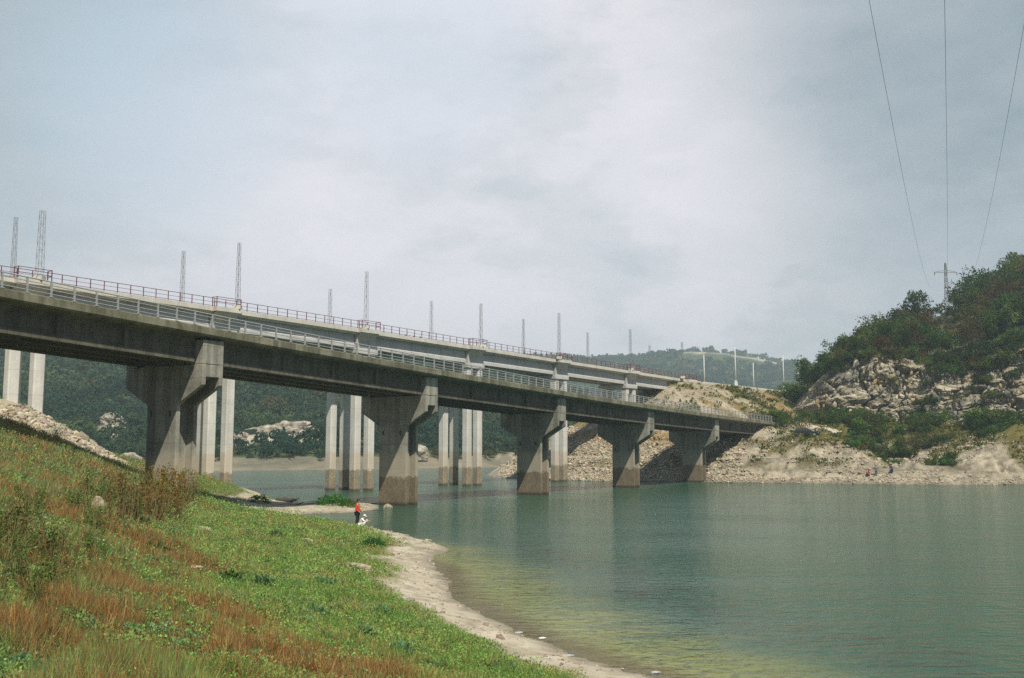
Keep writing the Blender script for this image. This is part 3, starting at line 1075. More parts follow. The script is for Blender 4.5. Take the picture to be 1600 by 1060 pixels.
def build_far_forest():
    V, Fc, Cc = [], [], []
    base = 0
    temps = {n: [crown_template(n, 500 + n + i, s) for i in range(4)] for n, s in ((260, 0.23), (90, 0.42), (30, 0.8))}
    g = np.random.default_rng(12)
    for (r0, r1, p0, p1, step, nq, rad) in [(262, 400, -430, 960, 4.8, 260, 2.9), (400, 760, -430, 960, 6.6, 90, 3.7), (560, 1000, 820, 1420, 12.0, 30, 3.8), (1000, 1700, 640, 1420, 10.5, 30, 4.2)]:
        r = r0
        pts = []
        while r < r1:
            dp = step / r * F_PX
            px = np.arange(p0, p1, dp)
            px = px + g.uniform(-0.5, 0.5, len(px)) * dp
            rr = r + g.uniform(-0.5, 0.5, len(px)) * step
            pts.append(np.stack([px, rr], 1))
            r += step * (1.0 if r < 1000 else 1.25)
        pts = np.concatenate(pts)
        px, rr = pts[:, 0], pts[:, 1]
        z = z_hills(px, rr)
        keep = (z > 2.0) & (rr > np.interp(px, [-1400, 0, 360, 500, 760, 900, 3000], [240, 245, 249, 252, 285, 330, 420]) + 10.5) & (bare_mask(px, rr) < 0.4)
        sm = scrub_mask(px, rr)
        keep &= ~((sm > 0.5) & (g.random(len(px)) < 0.8))
        keep &= ~((rr > 1200) & ((bare_mask(px, rr + 80) > 0.4) | (bare_mask(px, rr + 40) > 0.4)))
        # skip what lies hidden behind the first crest
        rc = np.interp(px, L1X, L1D)
        keep &= ~((rr > rc + 15) & (rr < 900) & (px < 840))
        px, rr, z = px[keep], rr[keep], z[keep]
        xx = (px - 800) / F_PX * rr
        tone = fbm(xx * 0.02, rr * 0.02, octaves=3, seed=151)
        for i in range(len(px)):
            P, A, S, sz = temps[nq][g.integers(0, 4)]
            sc = rad * (0.5 + 1.1 * g.random() ** 1.6) * (1.0 if rr[i] > 285 else 0.7)
            th = g.uniform(0, 6.28)
            c_, s_ = math.cos(th), math.sin(th)
            Rm = np.array([[c_, -s_, 0], [s_, c_, 0], [0, 0, 1]])
            st = np.array([1, 1, g.uniform(0.9, 1.4)])
            P2 = (P @ Rm.T) * sc * st + np.array([xx[i], rr[i], z[i] - 0.5])
            v, f = cards(P2, A @ Rm.T, S @ Rm.T, sz * sc, sz * sc * 0.9)
            V.append(v)
            Fc.append(f + base)
            base += len(v)
            k = g.random()
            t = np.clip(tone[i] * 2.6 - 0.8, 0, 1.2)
            colr = np.array([0.028, 0.070, 0.042]) * (1 - t) + np.array([0.075, 0.115, 0.052]) * t  # teal put into the leaf colour stands in for distance haze
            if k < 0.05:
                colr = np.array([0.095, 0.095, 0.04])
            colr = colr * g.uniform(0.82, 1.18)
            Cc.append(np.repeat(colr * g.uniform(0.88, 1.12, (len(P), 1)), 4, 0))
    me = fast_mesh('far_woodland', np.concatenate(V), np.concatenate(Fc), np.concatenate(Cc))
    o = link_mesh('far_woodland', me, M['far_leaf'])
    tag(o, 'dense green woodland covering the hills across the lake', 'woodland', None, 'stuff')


build_far_forest()

# ------------------------------------------------------------------ lake
def build_water():
    xs = np.unique(np.r_[np.linspace(-900, -60, 25), np.arange(-60, -26, 2.0), np.arange(-26, 24, 0.5), np.arange(24, 60, 3.0), np.linspace(60, 900, 25)])
    ys = np.unique(np.r_[np.linspace(-120, 5, 10), np.arange(5, 60, 0.5), np.arange(60, 125, 1.0), np.linspace(125, 620, 40)])
    X, Y = np.meshgrid(xs, ys)
    sd = np.minimum(shore_d(X, Y), 200)
    sd = np.where(z_bank(X, Y) > 0.15, 0, sd + np.maximum(0, (Y - 48) * 0.3))
    me = fast_mesh('water', np.stack([X, Y, 0 * X], -1).reshape(-1, 3), grid_faces(len(xs), len(ys)), None, smooth=True)
    a_ = me.attributes.new('shore', 'FLOAT', 'POINT')
    a_.data.foreach_set('value', sd.ravel().astype(np.float32))
    tag(link_mesh('water', me, M['water']), kind='structure')
    b = MB()
    b.add([(-3000, -400, -3.6), (3000, -400, -3.6), (3000, 2700, -3.6), (-3000, 2700, -3.6)], [(0, 1, 2, 3)])
    tag(b.build('lake_bed', M['earth']), kind='structure')


build_water()

# ------------------------------------------------------------------ near road bridge
def build_road_bridge():
    root = empty('road_bridge', (*npt(0, 0, 0),), 'old weathered grey concrete road bridge on T-shaped piers, lower and nearer of the two bridges', 'bridge')
    K0, K1 = -0.9, 6.12
    HW = 4.7
    ks = np.linspace(K0, K1, 60)
    # slab, built as one long strip with a moulded edge
    prof = [(-HW, -0.02), (-HW, -0.50), (-HW + 0.12, -0.62), (-HW + 1.0, -0.74), (HW - 1.0, -0.74), (HW - 0.12, -0.62), (HW, -0.50), (HW, -0.02), (HW - 0.32, 0.10), (HW - 0.36, -0.10), (-HW + 0.36, -0.10), (-HW + 0.32, 0.10)]
    vs, fs = [], []
    n = len(prof)
    for k in ks:
        s = NS * (k - 2)
        vs += [npt(s, w, nz(k) + q) for w, q in prof]
    for i in range(len(ks) - 1):
        for j in range(n):
            fs.append((i * n + j, i * n + (j + 1) % n, (i + 1) * n + (j + 1) % n, (i + 1) * n + j))
    fs += [tuple(range(n)), tuple((len(ks) - 1) * n + j for j in range(n - 1, -1, -1))]
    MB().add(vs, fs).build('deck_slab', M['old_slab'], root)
    rs = MB()
    vs, fs = [], []
    for k in ks:
        s = NS * (k - 2)
        vs += [npt(s, -HW + 0.5, nz(k) - 0.09), npt(s, HW - 0.5, nz(k) - 0.09)]
    for i in range(len(ks) - 1):
        fs.append((2 * i, 2 * i + 1, 2 * i + 3, 2 * i + 2))
    rs.add(vs, fs).build('road_surface', M['asphalt'], root)
    PIER_S = [NS * (k - 2) for k in range(6)]
    PIER_S[1] -= 1.6
    # girders: I section with a heavy bottom flange
    gp = [(-0.16, 0), (-0.30, 0), (-0.30, -0.12), (-0.10, -0.34), (-0.10, -1.24), (-0.33, -1.46), (-0.33, -1.78), (0.33, -1.78), (0.33, -1.46), (0.10, -1.24), (0.10, -0.34), (0.30, -0.12), (0.30, 0)]
    for k in range(0, 7):
        ka, kb = (PIER_S[k - 1] / NS + 2 if k > 0 else -5) + 0.045, (PIER_S[k] / NS + 2 if k < 6 else 6) - 0.045
        ka = max(ka, K0)
        if k == 6:
            ka, kb = 5.045, 6.0
        for w in (-3.35, -1.15, 1.15, 3.35):
            b = MB()
            vs = []
            for kk in (ka, kb):
                s = NS * (kk - 2)
                vs += [npt(s, w + p, nz(kk) - 0.75 + q) for p, q in gp]
            m = len(gp)
            fs = [tuple(range(m)), tuple(range(2 * m - 1, m - 1, -1))] + [(i, (i + 1) % m, m + (i + 1) % m, m + i) for i in range(m)]
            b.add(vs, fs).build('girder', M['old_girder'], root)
        for f in (0.27, 0.5, 0.73):
            kk = ka + (kb - ka) * f
            s = NS * (kk - 2)
            b = MB()
            b.box(s - 0.14, s + 0.14, -3.2, 3.72, nz(kk) - 2.25, nz(kk) - 0.76, npt)
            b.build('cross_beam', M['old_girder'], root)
    # piers
    for k in range(0, 6):
        s0 = PIER_S[k]
        T = nz(k)
        zt, ze, zc = T - 2.55, T - 4.1, T - 5.5
        zb = 3.4 if k == 0 else -3.3
        cw, hw, ht = 1.68, (4.35 if k == 1 else 4.05), 0.98
        b = MB()
        outl = [(-cw, zb), (cw, zb), (cw, zc), (hw, ze), (hw, zt), (-hw, zt), (-hw, ze), (-cw, zc)]
        tfp = lambda p, q, t: npt(s0 + t, p, q)
        for a0, a1 in ((-ht, -ht + 0.36), (ht - 0.36, ht)):
            b.prism(outl, a0, a1, tfp)
        ins = [(-cw + 0.75, zb), (cw - 0.75, zb), (cw - 0.75, zc + 0.75), (hw - 0.8, ze + 0.6), (hw - 0.02, ze + 0.6), (hw - 0.02, zt - 0.01), (-hw + 0.02, zt - 0.01), (-hw + 0.02, ze + 0.6), (-hw + 0.8, ze + 0.6), (-cw + 0.75, zc + 0.75)]
        b.prism(ins, -ht + 0.361, ht - 0.361, tfp)
        # upstands at both ends of the head, between the girder ends
        for sg in (-1, 1):
            b.box(s0 - ht, s0 + ht, sg * 3.0, sg * hw, zt + 0.003, T - 0.76, npt)
        b.box(s0 - 0.5, s0 + 0.5, -2.99, 2.99, zt + 0.003, T - 0.77, npt)
        pier = b.build('pier', M['old_concrete'], root, bevel=0.035)
        # dark plates on the column face painting the shade in square putlog holes
        for w in (-1.2, 0.95):
            h = MB()
            h.box(s0 - ht - 0.012, s0 - ht + 0.01, w - 0.09, w + 0.09, zc - 0.85, zc - 0.45, npt)
            h.build('painted_hole', M['dark'], pier)
    # abutment
    b = MB()
    s0 = NS * (5.99 - 2)
    b.box(s0 - 1.5, s0 + 1.3, -4.4, 4.4, 2.0, nz(6) - 2.55, npt)
    b.box(s0 + 0.2, s0 + 1.3, -4.4, 4.4, nz(6) - 2.55, nz(6) - 0.78, npt)
    for sg in (-1, 1):
        b.box(s0 + 1.3, s0 + 7.0, sg * 4.0, sg * 4.5, 4.0, nz(6) - 0.1, npt)
    b.build('abutment', M['old_concrete'], root, bevel=0.03)
    # railings
    sp = NS / 16.0
    for side, w in ((1, HW - 0.17), (-1, -HW + 0.17)):
        r = MB()
        for hgt, rad in ((0.98, 0.045), (0.76, 0.03), (0.46, 0.03), (0.2, 0.03)):
            pts = [npt(NS * (k - 2), w, nz(k) + hgt + 0.05) for k in np.linspace(K0, K1, 80)]
            r.tube(pts, rad, 5)
        rail = r.build('railing', M['galv'], root, smooth=True)
        rest = MB()
        nrest = 0
        s = NS * (K0 - 2) + 0.3
        while s < NS * (K1 - 2):
            k = s / NS + 2
            tgt = MB() if (side == 1 and k > 0.15) else rest
            z0 = nz(k) + 0.05
            tgt.box(s - 0.055, s + 0.055, w - 0.05, w + 0.05, z0, z0 + 1.02, npt)
            tgt.box(s - 0.13, s + 0.13, w - 0.11, w + 0.11, z0, z0 + 0.05, npt)
            if tgt is rest:
                nrest += 1
            else:
                tgt.build('post', M['galv'], rail)
            s += sp
        if nrest:
            o = rest.build('far_posts' if side < 0 else 'end_posts', M['galv'], rail)
            o['kind'] = 'stuff'
    return root


M['dark'] = plain('hole_shade', (0.03, 0.028, 0.024), 0.95)
build_road_bridge()

# ------------------------------------------------------------------ upper railway viaduct
def build_viaduct():
    root = empty('railway_viaduct', (*upt(0, 0, 0),), 'pale concrete railway viaduct on clusters of four tall square columns, higher bridge behind', 'viaduct')
    K0, K1 = -0.75, 6.25
    HW = 3.37

    def strip(prof, ka, kb, name, mat, parent, nseg=2):
        vs, fs = [], []
        n = len(prof)
        kk = np.linspace(ka, kb, nseg)
        for k in kk:
            vs += [upt(US * (k - 2), w, uz(k) + q) for w, q in prof]
        for i in range(nseg - 1):
            for j in range(n):
                fs.append((i * n + j, i * n + (j + 1) % n, (i + 1) * n + (j + 1) % n, (i + 1) * n + j))
        fs += [tuple(range(n)), tuple((nseg - 1) * n + j for j in range(n - 1, -1, -1))]
        return MB().add(vs, fs).build(name, mat, parent)
    strip([(-HW, 0), (-HW, -0.50), (-HW + 0.35, -0.74), (HW - 0.35, -0.74), (HW, -0.50), (HW, 0), (HW - 0.3, 0), (HW - 0.3, -0.3), (-HW + 0.3, -0.3), (-HW + 0.3, 0)],
          K0, K1, 'deck_slab', M['cornice'], root, 29)
    # girder pairs with a lower flange
    gp = [(-0.30, -0.745), (-0.30, -1.9), (-0.42, -2.02), (-0.42, -2.5), (0.42, -2.5), (0.42, -2.02), (0.30, -1.9), (0.30, -0.745)]
    for k in range(0, 7):
        ka, kb = max(k - 1 + 0.085, K0), k - 0.085
        if k == 6:
            kb = 5.98
        for w in (-2.2, 0.0, 2.2):
            strip([(w + p, q) for p, q in gp], ka, kb, 'girder', M['new_girder'], root)
    sp = US / 15.0
    for k in range(0, 7):
        s0 = US * (k - 2)
        T = uz(k)
        # end block over the columns, with the wider refuge slab above it
        b = MB()
        if k < 6:
            b.box(s0 - 1.75, s0 + 1.75, -2.98, 2.98, T - 2.6, T - 0.745, upt)
            b.box(s0 - 1.95, s0 + 1.95, -3.1, 3.1, T - 3.2, T - 2.6, upt)
            b.build('pier_cap', M['new_girder'], root, bevel=0.03)
        for sg in (-1, 1):
            r = MB()
            r.box(s0 - 2.0, s0 + 1.4, sg * (HW + 0.003), sg * (HW + 0.75), T - 0.50, T + 0.02, upt)
            r.hexa([upt(s0 - 1.6, sg * (HW - 0.38), T - 1.6), upt(s0 + 1.0, sg * (HW - 0.38), T - 1.6), upt(s0 + 1.0, sg * (HW - 0.36), T - 1.6), upt(s0 - 1.6, sg * (HW - 0.36), T - 1.6),
                    upt(s0 - 1.8, sg * (HW - 0.38), T - 0.745), upt(s0 + 1.2, sg * (HW - 0.38), T - 0.745), upt(s0 + 1.2, sg * (HW + 0.65), T - 0.503), upt(s0 - 1.8, sg * (HW + 0.65), T - 0.503)])
            r.build('refuge', M['cornice'], root)
        if k < 6:
            pier = MB()
            zb = {0: 6.0, 5: 3.0}.get(k, -3.3)
            for du in (-1.22, 1.22):
                for dv in (-2.35, 2.35):
                    c = MB()
                    cs, cv = s0 + du, dv
                    w_ = 0.55
                    c.prism([(-w_, -w_ + .12), (-w_ + .12, -w_), (w_ - .12, -w_), (w_, -w_ + .12), (w_, w_ - .12), (w_ - .12, w_), (-w_ + .12, w_), (-w_, w_ - .12)],
                            zb, T - 3.203, lambda p, q, t: upt(cs + p, cv + q, t))
                    c.build('column', M['new_column'], root)
    b = MB()
    s0 = US * (6.03 - 2)
    b.box(s0 - 1.2, s0 + 1.2, -3.2, 3.2, 10.0, uz(6) - 2.55, upt)
    b.box(s0 + 0.0, s0 + 1.2, -3.2, 3.2, uz(6) - 2.55, uz(6) - 0.76, upt)
    b.build('abutment', M['new_girder'], root)
    # ballast and track
    strip([(-1.9, 0.0), (-2.6, -0.29), (2.6, -0.29), (1.9, 0.0)], K0, K1, 'ballast', M['ballast'], root, 29)
    for w in (-0.75, 0.75):
        strip([(w - .04, 0.002), (w + .04, 0.002), (w + .04, 0.17), (w - .04, 0.17)], K0, K1, 'rail', M['mast_steel'], root, 29)
    # railings in red-brown paint
    for sg in (1, -1):
        w = sg * (HW - 0.12)
        r = MB()
        for hgt, rad in ((1.0, 0.035), (0.55, 0.022), (0.12, 0.028)):
            r.tube([upt(US * (k - 2), w, uz(k) + hgt) for k in np.linspace(K0, K1, 29)], rad, 5)
        rail = r.build('railing', M['red_steel'], root, smooth=True)
        rest = MB()
        nrest = 0
        s = US * (K0 - 2) + 0.2
        while s < US * (K1 - 2):
            k = s / US + 2
            tgt = MB() if (sg == 1 and k > -0.1 and k < 6.2) else rest
            tgt.box(s - 0.035, s + 0.035, w - 0.035, w + 0.035, uz(k) + 0.001, uz(k) + 1.03, upt)
            if tgt is rest:
                nrest += 1
            else:
                tgt.build('post', M['red_steel'], rail)
            s += sp
        for k in range(0, 7):
            s0 = US * (k - 2)
            rf = MB()
            zz = uz(k)
            wo = sg * (HW + 0.68)
            loop = [(s0 - 1.95, w), (s0 - 1.95, wo), (s0 + 1.35, wo), (s0 + 1.35, w)]
            for hgt in (1.1, 0.55):
                for (a0, b0), (a1, b1) in zip(loop[:-1], loop[1:]):
                    rf.tube([upt(a0, b0, zz + hgt), upt(a1, b1, zz + hgt)], 0.035, 5)
            for a0, b0 in loop:
                rf.box(a0 - .04, a0 + .04, b0 - .04, b0 + .04, zz + 0.021, zz + 1.14, upt)
            rf.build('refuge_railing', M['red_steel'], root)
        if nrest:
            o = rest.build('far_posts' if sg < 0 else 'end_posts', M['red_steel'], rail)
            o['kind'] = 'stuff'
    return root


M['ballast'] = plain('ballast', (0.16, 0.15, 0.14), 0.95, 0, 0.4, 9.0, 0.5)
build_viaduct()

ORD = ['first', 'second', 'third', 'fourth', 'fifth', 'sixth', 'seventh', 'eighth', 'ninth', 'tenth']


def lattice_mast(base, h, w0, w1, label, group, name='lattice_mast'):
    x, y, z = base
    root = empty(name, base, label, 'mast', group)
    b = MB()
    n = int(h / 0.62)
    th = UA
    c_, s_ = math.sin(th), math.cos(th)

    def P(i, t):
        w = (w0 + (w1 - w0) * t) / 2
        a, q = [(-1, -1), (1, -1), (1, 1), (-1, 1)][i % 4]
        return (x + (a * c_ + q * s_) * w, y + (a * s_ - q * c_) * w, z + 0.1 + (h - 0.1) * t)
    for i in range(4):
        b.tube([P(i, 0), P(i, 1)], 0.021, 4)
    lat = MB()
    for j in range(n):
        t0, t1 = j / n, (j + 1) / n
        for i in range(4):
            if (i + j) % 2:
                lat.tube([P(i, t0), P(i + 1, t1)], 0.011, 3, False)
            else:
                lat.tube([P(i + 1, t0), P(i, t1)], 0.011, 3, False)
            lat.tube([P(i, t1), P(i + 1, t1)], 0.010, 3, False)
    b.build('mast_leg', M['mast_steel'], root)
    lat.build('lattice', M['mast_steel'], root)
    f = MB()
    f.box(x - 0.45, x + 0.45, y - 0.45, y + 0.45, z - 0.35, z + 0.1)
    f.build('footing', M['cornice'], root)
    return root


def line_at_px(P0, D, px):
    a = (px - 800) / F_PX
    t = (a * P0[1] - P0[0]) / (D[0] - a * D[1])
    return P0[0] + D[0] * t, P0[1] + D[1] * t


for side, w, spots in (('near', 3.67, [(52, 330), (367, 380), (570, 425), (751, 475), (874, 490), (986, 515), (1067, 535)]),
                       ('far', -3.67, [(10, 340), (279, 393), (513, 452), (673, 471), (818, 499), (919, 520), (1016, 540)])):
    for i, (mx_, my_) in enumerate(spots):
        q = line_at_px(uk(2, w), UU, mx_)
        kk = ((q[0] - UP[0]) * UU[0] + (q[1] - UP[1]) * UU[1]) / US + 2
        zb_ = uz(kk) + 0.37
        zt_ = EYE + (q[1]) * (ray(mx_, my_)[2] / ray(mx_, my_)[1])
        lattice_mast((q[0], q[1], zb_), max(zt_ - zb_, 4.0), 0.58 if (i == 0 and side == 'near') else 0.42, 0.42 if (i == 0 and side == 'near') else 0.27,
                     'tall grey lattice mast on the %s side of the railway viaduct, %s from the left' % (side, ORD[i]), 'lattice masts along the railway viaduct')

# plain poles on the embankment beyond the viaduct
near_px = [1150, 1225]
far_px = [1101, 1178, 1248]


def concrete_pole(q, h, foot, label):
    z = 18.72
    root = empty('line_pole', (q[0], q[1], z), label, 'pole', 'pale line poles on the railway embankment')
    MB().tube([(q[0], q[1], z - 0.5), (q[0], q[1], z + h)], [0.17, 0.11], 8).build('pole', M['white_pole'], root, smooth=True)
    f = MB()
    w = 0.55 if foot else 0.36
    f.hexa([(q[0] - w, q[1] - w, z - 0.8), (q[0] + w, q[1] - w, z - 0.8), (q[0] + w, q[1] + w, z - 0.8), (q[0] - w, q[1] + w, z - 0.8),
            (q[0] - w * .5, q[1] - w * .5, z + (1.6 if foot else 0.5)), (q[0] + w * .5, q[1] - w * .5, z + (1.6 if foot else 0.5)), (q[0] + w * .5, q[1] + w * .5, z + (1.6 if foot else 0.5)), (q[0] - w * .5, q[1] + w * .5, z + (1.6 if foot else 0.5))])
    f.build('footing', M['white_pole'], root)


for i, px in enumerate(near_px):
    concrete_pole(line_at_px(uk(6, 3.6), UU, px), 9.0, True, 'pale pole on tapered white footing, %s at the near edge of the embankment' % ['left one', 'right one'][i])
for i, px in enumerate(far_px):
    concrete_pole(line_at_px(uk(6, -3.6), UU, px), 7.6, False, 'slim pale pole along the far edge of the embankment, %s of three from the left' % ORD[i])

# pale kerb line along the embankment top
b = MB()
for w in (4.2,):
    p0 = line_at_px(uk(6.25, w), UU, 1085)
    p1 = line_at_px(uk(6.25, w), UU, 1262)
    d = np.array(UV) * 0.25
    b.hexa([(p0[0] - d[0], p0[1] - d[1], 18.2), (p0[0] + d[0], p0[1] + d[1], 18.2), (p1[0] + d[0], p1[1] + d[1], 18.2), (p1[0] - d[0], p1[1] - d[1], 18.2),
            (p0[0] - d[0], p0[1] - d[1], 19.15), (p0[0] + d[0], p0[1] + d[1], 19.15), (p1[0] + d[0], p1[1] + d[1], 19.15), (p1[0] - d[0], p1[1] - d[1], 19.15)])
tag(b.build('retaining_wall', M['cornice']), 'low pale concrete wall along the top edge of the railway embankment', 'wall')

# ------------------------------------------------------------------ pylon and wires
def build_pylon():
    D = 345.0
    x, zt = zat(1477, 413, D)
    zb = 36.0
    root = empty('power_pylon', (x, D, zb), 'distant grey steel lattice power pylon with one crossarm, rising behind the wooded hill', 'pylon')
    b = MB()
    lat = MB()

    def P(i, t):
        w = 1.15 * (1 - t) ** 1.1 + 0.22
        a, q = [(-1, -1), (1, -1), (1, 1), (-1, 1)][i % 4]
        return (x + a * w, D + q * w, zb + (zt - zb) * t)
    for i in range(4):
        b.tube([P(i, j / 8) for j in range(9)], 0.09, 4)
    n = 15
    for j in range(n):
        for i in range(4):
            lat.tube([P(i, j / n), P(i + 1, (j + 1) / n)], 0.045, 3, False)
            lat.tube([P(i + 1, j / n), P(i, (j + 1) / n)], 0.045, 3, False)
    b.build('tower_leg', M['mast_steel'], root)
    lat.build('lattice', M['mast_steel'], root)
    za = zat(1477, 426, D)[1]
    arm = MB()
    arm.hexa([(x - 4, D - .25, za - .1), (x + 4, D - .25, za - .1), (x + 4, D + .25, za - .1), (x - 4, D + .25, za - .1),
              (x - 4, D - .2, za + .12), (x + 4, D - .2, za + .12), (x + 4, D + .2, za + .12), (x - 4, D + .2, za + .12)])
    arm.tube([(x - 4, D, za + .1), (x, D, za + 0.9), (x + 4, D, za + .1)], 0.09, 4)
    for dx in (-3.9, 3.9):
        arm.tube([(x + dx, D, za - 1.0), (x + dx, D, za)], 0.16, 6)
    arm.tube([(x, D, zt - 0.1), (x, D, zt + 0.5)], 0.3, 6)
    arm.build('crossarm', M['mast_steel'], root)
    ends = [(x - 3.9, za - 1.0), (x, zt + 0.3), (x + 3.9, za - 1.0)]
    names = ['left', 'middle', 'right']
    for i, (ex, ez) in enumerate(ends):
        px = [1358, 1476, 1607][i]
        yn = 50.0
        xn, zn = zat(px, 0, yn)
        # catenary through the pylon and the overhead point, carried on past the viewpoint
        w = MB()
        x_, z_ = [], []
        pts = []
        c2 = 0.00042
        m = (zn - ez) / (yn - D)
        for yy in np.linspace(-160, D, 60):
            t = (yy - yn) / (D - yn)
            pts.append((xn + (ex - xn) * t, yy, zn + m * (yy - yn) + c2 * (yy - yn) * (yy - D)))
        w.tube(pts, 0.012, 4, False)
        tag(w.build('power_line', M['wire']), 'thin dark overhead power line, %s one of the three against the sky' % names[i], 'wire', 'overhead power lines')


M['wire'] = plain('wire', (0.2, 0.21, 0.22), 0.5, 0.3, 0.1)
build_pylon()

# ------------------------------------------------------------------ rocks
ICO_V = None


def rock_base():
    bm = bmesh.new()
    bmesh.ops.create_icosphere(bm, subdivisions=1, radius=1.0)
    v = np.array([p.co[:] for p in bm.verts])
    f = np.array([[q.index for q in p.verts] for p in bm.faces])
    bm.free()
    return v, f


def rock_field(name, pts, sizes, label, base=(0.46, 0.40, 0.30), seed=3, flat=0.7, kind='stuff'):
    g = np.random.default_rng(seed)
    v0, f0 = rock_base()
    n = len(pts)
    V = np.repeat(v0[None], n, 0) * (1 + g.uniform(-0.28, 0.28, (n, len(v0), 1)))
    V = V * (np.array(sizes)[:, None, None] * np.stack([g.uniform(0.7, 1.35, n), g.uniform(0.7, 1.2, n), g.uniform(0.45, 0.85, n) * flat / 0.7], 1)[:, None, :])
    th = g.uniform(0, 6.28, n)
    c, s = np.cos(th), np.sin(th)
    X = V[..., 0] * c[:, None] - V[..., 1] * s[:, None]
    Y = V[..., 0] * s[:, None] + V[..., 1] * c[:, None]
    V = np.stack([X, Y, V[..., 2] + X * g.uniform(-.3, .3, (n, 1))], -1) + np.asarray(pts)[:, None, :]
    Fc = (f0[None] + (np.arange(n) * len(v0))[:, None, None]).reshape(-1, 3)
    tone = g.uniform(0.55, 1.3, (n, 1, 1)) * np.array(base) * (1 + g.uniform(-.08, .08, (n, 1, 3)))
    Cc = np.repeat(tone, len(v0), 1).reshape(-1, 3)
    me = fast_mesh(name, V.reshape(-1, 3), Fc, Cc, k=3)
    return tag(link_mesh(name, me, M['stone']), label, None if kind else 'rock', None, kind)


def sample(fn, n, x0, x1, y0, y1, g):
    X = g.uniform(x0, x1, n)
    Y = g.uniform(y0, y1, n)
    k = fn(X, Y)
    return X[k], Y[k]


